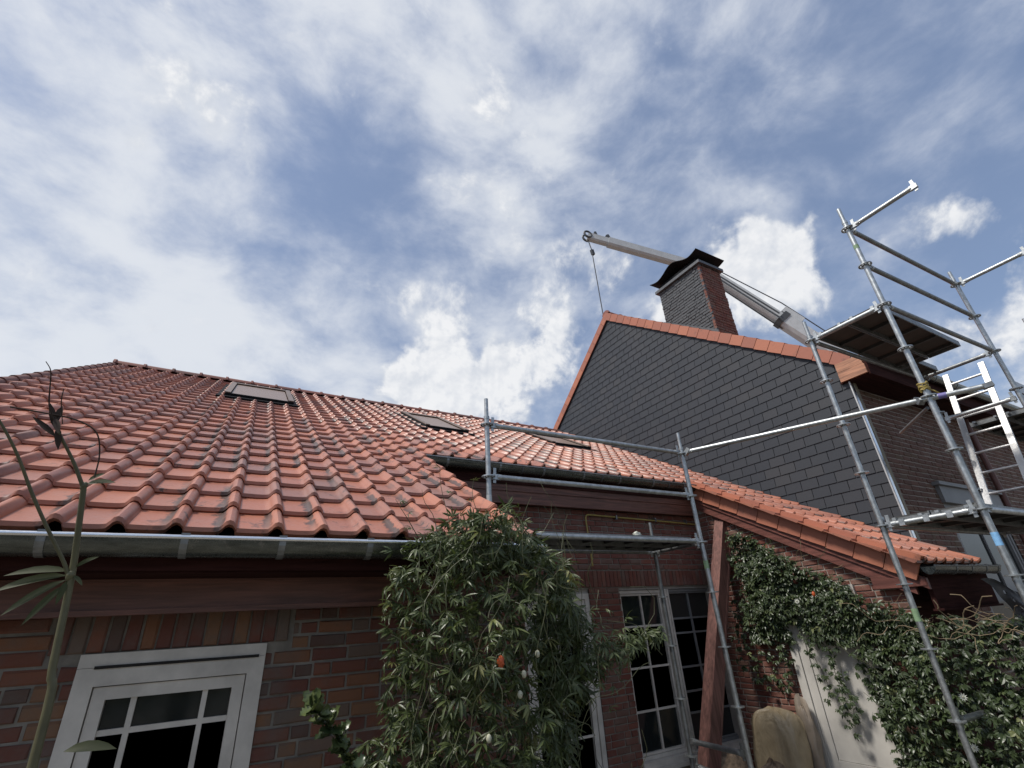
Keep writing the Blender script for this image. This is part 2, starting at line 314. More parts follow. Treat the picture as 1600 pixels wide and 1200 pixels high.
# ------------------------------------------------------------------ low tiled house
B_ = .56; CA = 1 / math.sqrt(1 + B_ * B_); SA = B_ * CA
EY, EZ = 2.62, 2.03; GY = .2493; GAUGE = GY / CA; TW = .204
def roofz(y): return EZ + B_ * (y - EY)
UX, UY, UN = (1, 0, 0), (0, CA, SA), (0, -SA, CA)
low = empty('tiled_house', (2, 6, -.4), 'low brick house under a long red clay tile roof with three skylights', 'house')
def tile_mesh(rv, jit):
    prof = [(-.004, .010), (.002, .001), (.02, 0), (.070, -.001), (.112, 0), (.134, .003), (.147, .018), (.158, .034), (.172, .041), (.187, .036), (.199, .020), (.206, .004)]
    mb = MB(); n = len(prof); L = GAUGE + .05; nose = .013
    vs = []
    for yy, dz in ((-.004, .014), (.005, .031), (L, .002)):
        for x, z in prof: vs.append((x, yy + (nose * -.8 * max(0, z / .042) if yy < .1 else 0), z + dz + jit * (x - .1)))
    for x, z in prof: vs.append((x, .012, z - .008))
    fs = [(r * n + i, r * n + i + 1, (r + 1) * n + i + 1, (r + 1) * n + i) for r in range(2) for i in range(n - 1)]
    fs += [(3 * n + i, 3 * n + i + 1, i + 1, i) for i in range(n - 1)]
    fs += [(n - 1, 3 * n + n - 1, 2 * n + n - 1, n + n - 1), (0, n, 2 * n, 3 * n)]
    mb.add(vs, fs, rv); me = mb.mesh('roof_tile', M['tile'], 42); mk = {4: .6, 5: 1, 6: .8, 0: .3, 1: .3}
    me.attributes.new('mo', 'FLOAT', 'POINT').data.foreach_set('value', [mk.get(i % n, 0) for i in range(len(vs))]); return me
TV = [tile_mesh(k / 11, R_.uniform(-.012, .012)) for k in range(12)]
roofb = MB()   # roof deck below the tiles
def deck_slab(x0, x1, y0, y1):
    zt = -.035
    roofb.extrude([(x0, y0, roofz(y0) + zt), (x0, y1, roofz(y1) + zt), (x0, y1, roofz(y1) + zt - .05), (x0, y0, roofz(y0) + zt - .05)], (x1 - x0, 0, 0))
VX2 = -2.22 + 19 * TW       # verge of the deep part
VX = 5.87                    # verge of the extension
RY = EY + 28 * GY
deck_slab(-2.2, VX2 - .01, EY + .03, RY); deck_slab(VX2 + .001, VX, EY + 9 * GY + .03, RY - .002); deck_slab(VX + .005, 7.19, EY - GY + .03, RY - .004)
# back slope down to the ground side
roofb.extrude([(-2.2, RY, roofz(RY) - .06), (-2.2, RY + 6, roofz(RY) - 3.4), (-2.2, RY + 6, roofz(RY) - 3.46), (-2.2, RY, roofz(RY) - .12)], (9.39, 0, 0))
roof = roofb.build('roof', M['dark'], low)
SKY = [(-.40, .50, 7.30, 8.88), (2.42, 3.16, 6.85, 8.25), (4.90, 5.78, 6.95, 7.95)]
pl = []
def tiles(x0, ncol, r0, r1):
    for c in range(ncol):
        for r in range(r0, r1):
            x = x0 + c * TW; y = EY + r * GY; cx, cy = x + .1, y + .13
            if any(a - .02 < cx < b2 + .02 and c0 - .02 < cy < d0 + .02 for a, b2, c0, d0 in SKY): continue
            j = R_.uniform(-.004, .004)
            pl.append((frame((x + R_.uniform(-.002, .002), y + j * CA, roofz(y) + j * SA + R_.uniform(-.001, .002)), UX, UY, UN), R_.randrange(12)))
tiles(-2.22, 19, 0, 28); tiles(VX2, 20, 9, 28); tiles(VX2 + 20 * TW, 7, -1, 28)
pieces('roof_tile', 'upper_roof_tile', pl, TV, roof)
# ridge tiles
def ridge_mesh(rv):
    mb = MB(); n = 9; vs = []
    for x, k in ((0, 1.22), (.035, 1.22), (.045, 1.0), (.43, .96)):
        vs += [(x, math.cos(math.pi * i / (n - 1)) * .105 * k, math.sin(math.pi * i / (n - 1)) * .085 * k) for i in range(n)]
    mb.add(vs, [(r * n + i, r * n + i + 1, (r + 1) * n + i + 1, (r + 1) * n + i) for r in range(3) for i in range(n - 1)] + [tuple(range(n))[::-1]], rv)
    return mb.mesh('ridge_tile', M['ridge'], 45)
RV = [ridge_mesh(k / 3) for k in range(4)]
for i in range(22):
    link(bpy.data.objects.new('ridge_tile', RV[R_.randrange(4)]), roof, Matrix.Translation((-2.24 + i * .42, RY, roofz(RY) + R_.uniform(-.004, .004))))
# left verge rolls
vm = MB(); n = 7; vs = []
for y in (-.005, GAUGE + .02): vs += [(math.cos(math.pi * i / (n - 1)) * .05, y, math.sin(math.pi * i / (n - 1)) * .045 + .02 - y * .05) for i in range(n)]
vm.add(vs, [(i, i + 1, n + i + 1, n + i) for i in range(n - 1)] + [tuple(range(n))[::-1]], .7); vme = vm.mesh('verge_tile', M['ridge'], 45)
for r in range(28):
    y = EY + r * GY; link(bpy.data.objects.new('verge_tile', vme), roof, frame((-2.23, y, roofz(y)), UX, UY, UN))
# extension verge tiles: upright side and top leaf
def verge_mesh(rv, L=GAUGE, h=.17, mat='trim'):
    mb = MB(); mb.box(-.018, .002, .004, L - .003, -h, .045, rv); mb.box(.0022, .075, .001, L + .02, .022, .046, rv)
    mb.v = [(x - (.003 if y < .1 else 0), y, z + (.012 if y < .1 else .0) + (.004 if z > .03 else 0)) for x, y, z in mb.v]
    return mb.mesh('verge_tile', M[mat])
VV = [verge_mesh(k / 5, GAUGE, .185) for k in range(6)]
for r in range(-1, 9):
    y = EY + r * GY; link(bpy.data.objects.new('verge_tile', VV[R_.randrange(6)]), roof, frame((VX - .012, y, roofz(y) + .012), UX, UY, UN))
# skylights
for i, (x0, x1, y0, y1) in enumerate(SKY):
    o0 = Vector((x0, y0, roofz(y0))); W_ = x1 - x0; L = (y1 - y0) / CA; mw = frame(o0, UX, UY, UN)
    mb = MB(); e = .05; h = .085
    for a in ((0, e, 0, L), (W_ - e, W_, 0, L), (e + .001, W_ - e - .001, 0, e), (e + .001, W_ - e - .001, L - e, L)): mb.box(a[0], a[1], a[2], a[3], -.04, h)
    f = mb.build('skylight', M['black_sheet'], low, mw=mw)
    mb = MB()
    for a in ((.0, .062, .02, L - .03), (W_ - .062, W_, .02, L - .03), (.063, W_ - .063, L - .16, L - .03)): mb.box(a[0] - .006, a[1] + .006, a[2], a[3], h + .002, h + .016)
    mb.build('cladding', M['brown_frame'], f, mw=mw)
    MB().box(.075, W_ - .075, .07, L - .17, h - .03, h - .01).build('pane', M['sky_glass'], f, mw=mw)
    mb = MB(); mb.box(-.10, W_ + .10, -.10, -.002, .012, .05); mb.box(-.10, -.008, -.002, L + .08, -.01, .03); mb.box(W_ + .008, W_ + .10, -.002, L + .08, -.01, .03); mb.box(-.1, W_ + .1, L + .002, L + .1, .0, .035)
    mb.build('flashing', M['black_sheet'], f, mw=mw)

# ---------------- gutters
def gutter(x0, x1, yb, zt, rad, parent, brackets, mat='zinc', seam=None, lip='zinc_bright'):
    mb = MB(); n = 10; vs = []
    prof = [(rad * math.cos(math.pi + math.pi * i / n), rad * math.sin(math.pi + math.pi * i / n) * 1.15) for i in range(n + 1)]
    prof2 = [(p[0] * .96, p[1] * .96 + .001) for p in prof][::-1]
    pr = prof + prof2; k = len(pr)
    for x in (x0, x1): vs += [(x, yb + p[0], zt + p[1]) for p in pr]
    mb.add(vs, [(i, (i + 1) % k, k + (i + 1) % k, k + i) for i in range(k)])
    for x, s in ((x0, 1), (x1, -1)):
        mb.add([(x + s * .001, yb + p[0], zt + p[1]) for p in prof], [tuple(range(n + 1))])
    gu = mb.build('gutter', M[mat], parent, 40)
    MB().tube((x0, yb - rad, zt + .004), (x1, yb - rad, zt + .004), .0095).build('rolled_lip', M[lip], gu, 40)
    for bx in brackets:
        mb = MB(); vs = []; q = [(p[0] * 1.06, p[1] * 1.06) for p in prof[:8]]
        for x in (bx - .014, bx + .014): vs += [(x, yb + p[0], zt + p[1]) for p in q] + [(x, yb + p[0] * .95, zt + p[1] * .95) for p in q]
        k = len(q); mb.add(vs, [(i, i + 1, 2 * k + i + 1, 2 * k + i) for i in range(k - 1)] + [(i, k + i, k + i + 1, i + 1) for i in range(k - 1)] + [(2 * k + i, 2 * k + i + 1, 3 * k + i + 1, 3 * k + i) for i in range(k - 1)])
        mb.box(bx - .016, bx + .016, yb - rad * 1.1, yb - rad * .8, zt + .008, zt + .02)
        mb.build('bracket', M['galv_dark'], gu)
    for sx in (seam or []):
        mb = MB(); vs = []; q = [(p[0] * 1.03, p[1] * 1.03) for p in prof]
        for x in (sx - .012, sx + .012): vs += [(x, yb + p[0], zt + p[1]) for p in q]
        k = len(q); mb.add(vs, [(i, i + 1, k + i + 1, k + i) for i in range(k - 1)]); mb.build('joint', M['lead'], gu, 40)
    return gu
gutter(-2.3, 1.66, 2.575, 1.995, .062, low, [-1.3, -.62, -.16, .22, .62, 1.02, 1.42])
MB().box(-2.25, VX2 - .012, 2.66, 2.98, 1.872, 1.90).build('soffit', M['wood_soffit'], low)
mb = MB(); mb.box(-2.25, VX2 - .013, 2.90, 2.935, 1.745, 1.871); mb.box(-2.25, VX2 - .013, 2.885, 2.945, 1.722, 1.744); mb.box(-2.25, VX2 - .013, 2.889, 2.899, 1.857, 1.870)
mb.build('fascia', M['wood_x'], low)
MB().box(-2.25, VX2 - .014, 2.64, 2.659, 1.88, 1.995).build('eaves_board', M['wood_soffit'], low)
# middle eaves
MYE = EY + 9 * GY; MZ = roofz(MYE)
gutter(VX2 - .05, 6.02, MYE - .05, MZ - .035, .068, low, [1.95, 2.6, 3.2, 3.8, 4.4, 5.0, 5.6], seam=[2.9, 4.1, 5.3], lip='galv_dark')
mb = MB(); mb.box(VX2 + .003, 5.93, MYE + .04, MYE + .075, MZ - .42, MZ - .22); mb.box(VX2 + .003, 5.93, MYE + .03, MYE + .085, MZ - .445, MZ - .421); mb.box(VX2 + .003, 5.93, MYE + .026, MYE + .038, MZ - .30, MZ - .285)
mb.build('fascia', M['wood_x'], low)
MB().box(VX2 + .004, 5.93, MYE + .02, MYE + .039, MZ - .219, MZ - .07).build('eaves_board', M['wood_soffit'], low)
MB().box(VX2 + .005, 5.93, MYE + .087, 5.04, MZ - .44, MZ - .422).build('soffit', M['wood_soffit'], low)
# extension eaves: gutter, rake boards, end beam
LYE = EY - GY; LZ = roofz(LYE)
gutter(VX - .03, 7.35, LYE - .045, LZ - .03, .06, low, [6.3, 6.65, 7.0, 7.3], mat='zinc', lip='galv_dark')
def rake(name, y0, y1, off, h, x0, x1, mat, parent=low):
    z = lambda y: roofz(y) - off
    MB().extrude([(x0, y0, z(y0)), (x0, y1, z(y1)), (x0, y1, z(y1) - h), (x0, y0, z(y0) - h)], (x1 - x0, 0, 0)).build(name, M[mat], parent)
rake('rake_board', LYE + .02, 4.9, .135, .10, 5.872, 5.91, 'wood_y'); rake('rake_board', LYE + .12, 4.9, .236, .018, 5.864, 5.92, 'wood_y'); rake('rake_board', LYE + .14, 4.9, .255, .085, 5.885, 5.925, 'wood_y'); rake('rake_board', LYE + .2, 4.9, .341, .02, 5.877, 5.93, 'wood_y')
MB().extrude([(5.866, LYE + .03, 1.70), (5.866, LYE + .5, 1.70), (5.866, LYE + .5, 1.83), (5.866, LYE + .25, 1.78), (5.866, LYE + .03, 1.70 + .07)], (.07, 0, 0)).build('corner_board', M['wood_y'], low)
mb = MB(); mb.box(5.94, 7.3, LYE + .03, LYE + .07, 1.50, LZ - .06); mb.box(5.94, 7.3, LYE + .0, LYE + .09, 1.48, 1.499); mb.build('fascia', M['wood_soffit'], low)

# ---------------- brick walls
def brick_mesh(mat, rv, h, dep=.05, seedk=0):
    rr = random.Random(seedk); mb = MB(); j = lambda s: rr.uniform(-s, s)
    be = .006
    # unit length along x (scaled per brick), front towards -y
    back = [(0, dep, 0), (1, dep, 0), (1, dep, h), (0, dep, h)]
    mid = [(0, be, 0), (1, be, j(.003)), (1, be, h + j(.003)), (0, be, h + j(.003))]
    fr = [(.035 + j(.015), j(.002), be + j(.003)), (.965 + j(.015), j(.002), be + j(.003)), (.965 + j(.015), j(.003), h - be + j(.003)), (.035 + j(.015), j(.003), h - be + j(.003))]
    fs = [(8, 9, 10, 11)] + [(4 + i, 4 + (i + 1) % 4, 8 + (i + 1) % 4, 8 + i) for i in range(4)] + [(i, (i + 1) % 4, 4 + (i + 1) % 4, 4 + i) for i in range(4)]
    mb.add(back + mid + fr, fs, rv); return mb.mesh('brick', mat)
def brick_wall(o, u, nrm, spans, z0, z1, course, bl, mat, parent, gap=.011, rest='far_brick', limit=300, jitter=.004, header=.35, hide=None, seedk=1, extra=None):
    """spans(z) -> list of solid (u0,u1); o origin, u horizontal, nrm outward"""
    rr = random.Random(seedk); h = course - gap
    var = [brick_mesh(mat, k / 9, h, seedk=seedk * 20 + k) for k in range(10)]
    uy = tuple(-x for x in nrm); out = []
    row = 0; z = z0
    while z < z1:
        for a, b2 in spans(z + h / 2):
            x = a - (rr.uniform(.2, .8) * bl if row % 2 else rr.uniform(0, .3) * bl)
            while x < b2 - .015:
                ln = bl * (.49 if rr.random() < header else 1) ; s, e = max(x, a), min(x + ln - gap, b2)
                if e - s > .02:
                    p = Vector(o) + Vector(u) * s + Vector((0, 0, z + rr.uniform(-.0015, .0015))) + Vector(nrm) * rr.uniform(-jitter, jitter)
                    m4 = frame(p, u, uy, (0, 0, 1)) @ Matrix.Diagonal((e - s, 1, 1, 1)); out.append((m4, rr.randrange(10)))
                x += ln
        z += course; row += 1
    if extra: out += extra(var, rr)
    pieces('brick', rest, out, var, parent, limit, hide)
def soldier(o, u, nrm, x0, x1, z0, hgt, w_):
    """bricks on end over an opening"""
    def f(var, rr):
        out = []; x = x0; uy = tuple(-k for k in nrm)
        while x < x1 - .02:
            p = Vector(o) + Vector(u) * (x + w_ - .01) + Vector((0, 0, z0)) + Vector(nrm) * rr.uniform(.0, .006)
            out.append((frame(p, (0, 0, 1), uy, tuple(-k for k in u)) @ Matrix.Diagonal((hgt, 1, (w_ - .01) / .054, 1)), rr.randrange(10))); x += w_
        return out
    return f
# left wall
W0 = 3.05; LWX0, LWX1, LWZ = -.475, .265, 1.575
wl = MB(); wl.box(-2.2, LWX0, W0 + .010, W0 + .25, -.45, 1.87); wl.box(LWX1, VX2 - .02, W0 + .010, W0 + .25, -.45, 1.87); wl.box(LWX0 + .001, LWX1 - .001, W0 + .010, W0 + .25, LWZ, 1.87); wl.box(LWX0 + .001, LWX1 - .001, W0 + .01, W0 + .25, -.45, .45)
wall_left = wl.build('wall', M['mortar'], low)
def sp_left(z):
    if LWZ - .03 < z < LWZ + .18: return [(-1.6, LWX0 - .12), (LWX1 + .12, VX2 - .02)]
    if z < LWZ: return [(-1.6, LWX0), (LWX1, VX2 - .02)]
    return [(-1.6, VX2 - .02)]
brick_wall((0, W0, 0), UX, (0, -1, 0), sp_left, .75, 1.86, .066, .185, M['brick_old'], wall_left, seedk=3, jitter=.007, extra=soldier((0, W0, 0), UX, (0, -1, 0), LWX0 - .115, LWX1 + .115, LWZ + .005, .165, .064))
MB().box(VX2 - .26, VX2 - .02, W0 + .26, MYE + .15, -.45, 2.2).build('side_wall', M['mortar'], low)
# middle wall
W1 = 5.0
MW = [(2.95, 3.86, -.35, 1.905), (4.33, 6.02, .10, 1.915)]
wm_ = MB(); xs = [VX2 - .02, 2.95, 3.86, 4.33, 6.02]
wm_.box(VX2 - .02, 2.95, W1 + .01, W1 + .26, -.45, 2.9); wm_.box(3.86, 4.33, W1 + .01, W1 + .26, -.45, 2.9)
wm_.box(2.951, 3.859, W1 + .01, W1 + .26, 1.905, 2.9); wm_.box(4.331, 6.2, W1 + .01, W1 + .26, 1.915, 2.9); wm_.box(4.331, 6.2, W1 + .01, W1 + .26, -.45, .06)
wall_mid = wm_.build('wall', M['mortar'], low)
def sp_mid(z):
    if z < 1.91: return [(VX2 + .0, 2.95), (3.86, 4.33)]
    if z < 2.125: return [(VX2, 2.85)]
    return [(VX2, 5.97)]
brick_wall((0, W1, 0), UX, (0, -1, 0), sp_mid, .08, 2.88, .066, .19, M['brick_red'], wall_mid, seedk=5, rest='shaded_brick', extra=soldier((0, W1, 0), UX, (0, -1, 0), 2.86, 5.97, 1.925, .185, .064), hide=lambda c: c.x < 2.6 and c.z < 2.2)
# extension side wall (faces -X)
WX = 5.95
wx = MB(); wx.extrude([(WX + .01, LYE + .25, -.45), (WX + .01, 3.10, -.45), (WX + .01, 3.10, roofz(3.10) - .1), (WX + .01, LYE + .25, roofz(LYE + .25) - .1)], (.25, 0, 0))
wx.extrude([(WX + .01, 4.02, -.45), (WX + .01, 5.3, -.45), (WX + .01, 5.3, roofz(5.3) - .1), (WX + .01, 4.02, roofz(4.02) - .1)], (.25, 0, 0))
wx.extrude([(WX + .01, 3.101, 1.77), (WX + .01, 4.019, 1.77), (WX + .01, 4.019, roofz(4.019) - .1), (WX + .01, 3.101, roofz(3.101) - .1)], (.25, 0, 0))
MB().box(WX + .012, 7.18, LYE + .24, LYE + .249, -.45, 1.9).build('recess_shade_panel', M['wood_soffit'], low)  # dark panel standing in for the shaded recess under the gutter
wall_ext = wx.build('wall', M['mortar_pale'], low)
def sp_ext(z):
    ymin = max(LYE + .27, (z - EZ + .36) / B_ + EY)
    if ymin > 4.9: return []
    sol = [(-4.97, -ymin)]
    if z < 1.77: sol = [(-4.97, -4.02), (-3.10, -ymin)]
    return [s for s in sol if s[1] - s[0] > .03]
brick_wall((WX, 0, 0), (0, -1, 0), (-1, 0, 0), sp_ext, -.1, 2.85, .062, .19, M['brick_red'], wall_ext, seedk=8, rest='shaded_brick')

# ---------------- windows and door of the low house
def window(parent, x0, x1, z0, z1, y, fw, cols, rows, sash=.045, mat='white', name='window', ybar=.012, glass='glass'):
    """cols/rows: glazing bar positions; frame y is the outer face"""
    mb = MB()
    for a in ((x0, x0 + fw, z0, z1), (x1 - fw, x1, z0, z1), (x0 + fw, x1 - fw, z1 - fw, z1), (x0 + fw, x1 - fw, z0, z0 + fw)): mb.box(a[0], a[1], y, y + .09, a[2], a[3])
    win = mb.build(name, M[mat], parent)
    s0, s1, t0, t1 = x0 + fw + .004, x1 - fw - .004, z0 + fw + .004, z1 - fw - .004
    mb = MB(); ys = y + .014
    for a in ((s0, s0 + sash, t0, t1), (s1 - sash, s1, t0, t1), (s0 + sash, s1 - sash, t1 - sash, t1), (s0 + sash, s1 - sash, t0, t0 + sash)): mb.box(a[0], a[1], ys, ys + .06, a[2], a[3])
    mb.build('sash', M[mat], win)
    gx = [s0 + sash] + cols + [s1 - sash]; gz = [t0 + sash] + rows + [t1 - sash]; bw = .011
    for c in cols: MB().box(c - bw, c + bw, ys + ybar, ys + .035, gz[0], gz[-1]).build('glazing_bar', M[mat], win)
    for r in rows: MB().box(gx[0], gx[-1], ys + ybar + .002, ys + .033, r - bw, r + bw).build('glazing_bar', M[mat], win)
    for i in range(len(gx) - 1):
        for j in range(len(gz) - 1):
            MB().box(gx[i] + .0005, gx[i + 1] - .0005, ys + .036, ys + .042, gz[j] + .0005, gz[j + 1] - .0005).build('pane', M[glass], win)
    MB().box(x0, x1, y + .095, y + .13, z0, z1).build('dark_interior', M['dark'], win)
    return win
win1 = window(low, LWX0, LWX1, .45, 1.52, W0 - .01, .072, [-.245, .03], [1.27, .98], .05)
MB().box(LWX0, LWX1, W0 - .012, W0 + .06, 1.5215, LWZ - .0).build('head_board', M['white'], win1)
MB().box(LWX0 + .06, LWX1 - .03, W0 - .018, W0 - .0125, 1.515, 1.527).build('vent_slot', M['dark'], win1)
MB().box(2.95, 3.86, W1 + .03, W1 + .1, 1.86, 1.905).build('head_board', M['white_dark'], low)
window(low, 2.95, 3.86, -.35, 1.86, W1 + .02, .06, [3.40], [1.42, .95, .48, .05], .06, 'white')
wmid = window(low, 4.33, 5.09, .16, 1.88, W1 + .05, .035, [4.72], [1.47, 1.03, .60], .022, 'white')
window(low, 5.17, 6.02, .16, 1.88, W1 + .05, .03, [5.58], [1.53, 1.36, .98, .72, .5], .016, 'grey_frame', glass='screen')
mb = MB(); mb.box(5.092, 5.125, W1 + .01, W1 + .12, .12, 1.885); mb.box(5.127, 5.14, W1 + .03, W1 + .12, .12, 1.885); mb.box(5.142, 5.168, W1 + .015, W1 + .12, .12, 1.885); mb.build('mullion', M['white'], low)
mb = MB(); mb.box(4.31, 6.02, W1 - .02, W1 + .12, .10, .157); mb.box(4.29, 6.02, W1 - .05, W1 + .1, .062, .098); mb.build('window_sill', M['white'], low)
MB().box(4.33, 6.02, W1 + .03, W1 + .12, 1.886, 1.914).build('window_head', M['white_dark'], low)
# white door in the extension side wall
mb = MB(); D0, D1 = 3.10, 4.02
mb.box(WX - .03, WX + .06, D1 - .09, D1, -.4, 1.77); mb.box(WX - .03, WX + .06, D0, D0 + .09, -.4, 1.77); mb.box(WX - .03, WX + .06, D0 + .09, D1 - .09, 1.68, 1.77)
M['door_white'] = simple('door_white', (.52, .50, .46), .5, 0, .2, 3, .05); door = mb.build('door', M['door_white'], low)
mb = MB(); mb.box(WX - .012, WX + .04, D0 + .094, D0 + .19, -.4, 1.676); mb.box(WX - .012, WX + .04, D1 - .19, D1 - .094, -.4, 1.676); mb.box(WX - .012, WX + .04, D0 + .191, D1 - .191, .02, .13); mb.box(WX - .012, WX + .04, D0 + .191, D1 - .191, 1.58, 1.676)
mb.build('door_leaf', M['door_white'], door); MB().box(WX + .002, WX + .03, D0 + .194, D1 - .194, .134, 1.578).build('door_panel', M['door_white'], door)
MB().box(WX - .06, WX - .02, D1 - .30, D1 - .28, .97, .99).build('handle', M['alu'], door)

# ------------------------------------------------------------------ main house with slate gable
GX = 7.2; AY, AZ = 7.37, 8.2; FY, FZ = 2.95, 4.72; SL = (AZ - FZ) / (AY - FY)
main = empty('main_house', (12, 7, -.4), 'tall brick house with dark slate hung gable and red verge tiles', 'house')
ga = math.atan(SL); gc, gs = math.cos(ga), math.sin(ga); BY = 2 * AY - FY
mb = MB(); mb.extrude([(GX + .03, FY, -.45), (GX + .03, BY, -.45), (GX + .03, BY, FZ), (GX + .03, AY, AZ), (GX + .03, FY, FZ)], (.25, 0, 0))
gable = mb.build('gable_wall', M['dark'], main)
poly = [(FY - .045, 1.6), (FY - .045, FZ - .04), (AY, AZ), (10.6, AZ - (10.6 - AY) * SL), (10.6, 1.6)]
def clip(pts, a, b2):   # keep the right of a->b
    out = []
    for i in range(len(pts)):
        p, q = pts[i], pts[(i + 1) % len(pts)]
        sp = (b2[0] - a[0]) * (p[1] - a[1]) - (b2[1] - a[1]) * (p[0] - a[0]); sq = (b2[0] - a[0]) * (q[1] - a[1]) - (b2[1] - a[1]) * (q[0] - a[0])
        if sp <= 0: out.append(p)
        if sp * sq < 0: k = sp / (sp - sq); out.append((p[0] + (q[0] - p[0]) * k, p[1] + (q[1] - p[1]) * k))
    return out
EXP, SW = .149, .25; slates = []; svar = []
def slate_full(rv, j):
    mb = MB(); mb.box(0, SW - .008, -.008, 0, 0, EXP + .03, rv); mb.v = [(x, y - (.013 if z < .05 else .001) + j * (x - .12), z) for x, y, z in mb.v]; return mb.mesh('slate', M['slate'])
svar = [slate_full(k / 9, R_.uniform(-.007, .007)) for k in range(10)]
row = 0; z = 1.75; odd = []
while z < AZ:
    ys = FY - (SW / 2 if row % 2 else 0) - .06
    while ys < 10.6:
        q = [(ys, z), (ys + SW - .008, z), (ys + SW - .008, z + EXP + .03), (ys, z + EXP + .03)]
        if z + EXP > roofz(ys) - .1 or ys < LYE:
            c = q
            for i in range(len(poly)): c = clip(c, poly[i], poly[(i + 1) % len(poly)]) if c else c
            if c and len(c) >= 3:
                if len(c) == 4 and abs(c[0][0] - q[0][0]) + abs(c[2][1] - q[2][1]) + abs(c[1][0] - q[1][0]) + abs(c[0][1] - q[0][1]) < 1e-6:
                    slates.append((frame((GX + .02, ys + SW - .008, z), (0, -1, 0), (1, 0, 0), (0, 0, 1)), R_.randrange(10)))
                else:
                    xx = lambda p: GX + .02 - (.013 if p[1] < z + .05 else .001)
                    mb = MB(); n = len(c); vs = [(xx(p) - .006, p[0], p[1]) for p in c] + [(xx(p), p[0], p[1]) for p in c]
                    mb.add(vs, [tuple(range(n)), tuple(range(2 * n - 1, n - 1, -1))] + [(i, n + i, n + (i + 1) % n, (i + 1) % n) for i in range(n)], R_.random())
                    odd.append(mb)
        ys += SW
    z += EXP; row += 1
pieces('slate', 'lesser_slate', slates, svar, gable)
cut = MB()
for m_ in odd: cut.add(m_.v, m_.f, 0); cut.r[-len(m_.v):] = m_.r
tag(cut.build('cut_slate', M['slate'], gable), kind='stuff')
# main roof slabs, verge tiles
mb = MB(); X1 = 21.0
for s in (1, -1):
    yy = lambda k: AY + s * (k - AY)
    mb.extrude([(GX + .02, yy(AY), AZ + .02), (GX + .02, yy(FY - .33), AZ + .02 - SL * (AY - FY + .33)), (GX + .02, yy(FY - .33), AZ + .10 - SL * (AY - FY + .33)), (GX + .02, yy(AY), AZ + .10)][::s], (X1 - GX, 0, 0))
mroof = mb.build('roof', M['tile'], main)
VM = [verge_mesh(k / 5, .255, .13) for k in range(6)]
slope_len = math.hypot(AY - FY, AZ - FZ); nv = 22; step = slope_len / nv
for k in range(nv + 1):
    s = k * step - .26
    p = (GX - .02, FY + (s + .02) * gc, FZ + (s + .02) * gs + .085); link(bpy.data.objects.new('verge_tile', VM[R_.randrange(6)]), mroof, frame(p, (1, 0, 0), (0, gc, gs), (0, -gs, gc)))
VB = []
for k in range(6):
    q = MB(); q.box(-.018, .002, .002, .249, -.13, .045, k / 5); q.box(.0022, .075, .001, .28, .022, .046, k / 5); VB.append(q.mesh('verge_tile', M['trim']))
for k in range(nv):
    s = k * step
    p = (GX - .02, AY + s * gc, AZ - s * gs + .085); link(bpy.data.objects.new('verge_tile', VB[R_.randrange(6)]), mroof, frame(p, (1, 0, 0), (0, gc, -gs), (0, gs, gc)))
for i in range(20): link(bpy.data.objects.new('ridge_tile', RV[i % 4]), mroof, Matrix.Translation((GX - .02 + i * .42, AY, AZ + .10)))
# front eaves box
FE = FY - .33; SZ = 4.36
mb = MB(); mb.box(GX - .06, GX - .03, FE + .015, FY + .02, SZ + .16, SZ + .29); mb.box(GX - .065, GX - .03, FE + .0, FY + .02, SZ + .012, SZ + .145); mb.box(GX - .058, GX - .03, FE + .01, FY + .02, SZ + .1455, SZ + .1595)
mb.build('eaves_end', M['wood_light'], main)  # paler than the fascia: sunlight on this end is put into the tone
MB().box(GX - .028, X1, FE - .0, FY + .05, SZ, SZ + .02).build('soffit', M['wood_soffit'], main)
MB().box(GX - .028, X1, FE - .02, FE + .01, SZ - .01, SZ + .25).build('fascia', M['wood_soffit'], main)  # darker than the eaves end: shade is put into the tone
gutter(GX - .03, X1, FE - .085, SZ + .26, .065, main, [7.6, 8.3, 9.0, 9.7, 10.4], mat='zinc')
# corner strip and batten
MB().box(GX - .012, GX + .012, FY - .062, FY - .046, 1.7, 4.62).build('corner_edge', M['alu'], main)
MB().box(GX + .0125, GX + .10, FY - .055, FY - .045, 1.7, SZ - .002).build('corner_flashing', M['zinc_bright'], main)
MB().box(GX + .101, GX + .155, FY - .062, FY + .03, 1.7, SZ - .002).build('batten', M['batten'], main)
# front brick wall
FW = FY + .03
mb = MB(); mb.box(GX + .28, 8.72, FW + .008, FW + .28, -.45, SZ + .3); mb.box(8.72, 10.7, FW + .008, FW + .28, 3.08, SZ + .3); mb.box(10.7, X1, FW + .008, FW + .28, -.45, SZ + .3); mb.box(8.72, 10.7, FW + .008, FW + .28, -.45, 1.1)
wall_front = mb.build('wall', M['mortar_pale'], main)
brick_wall((0, FW, 0), UX, (0, -1, 0), lambda z: [(GX + .156, 8.72), (10.7, X1)] if 1.1 < z < 3.08 else [(GX + .156, X1)], -.40, 4.35, .072, .215, M['brick_brown'], wall_front, seedk=11, rest='far_brick', gap=.012, hide=lambda c: c.z < 1.85 or c.x > 12.5)
wf = window(main, 8.72, 10.7, 1.1, 2.78, FW + .02, .07, [9.72], [], .07, 'grey_frame')
mb = MB(); mb.box(8.68, 10.74, FW - .05, FW + .1, 2.782, 3.02); mb.box(8.62, 10.8, FW - .09, FW + .1, 3.022, 3.07); mb.build('shutter_box', M['grey_frame'], wf)
mb = MB(); mb.path([(10.9, FW - .06, 4.35), (10.9, FW - .06, 1.0)], .045, 10); mb.build('downpipe', M['wood_z'], main, 40)
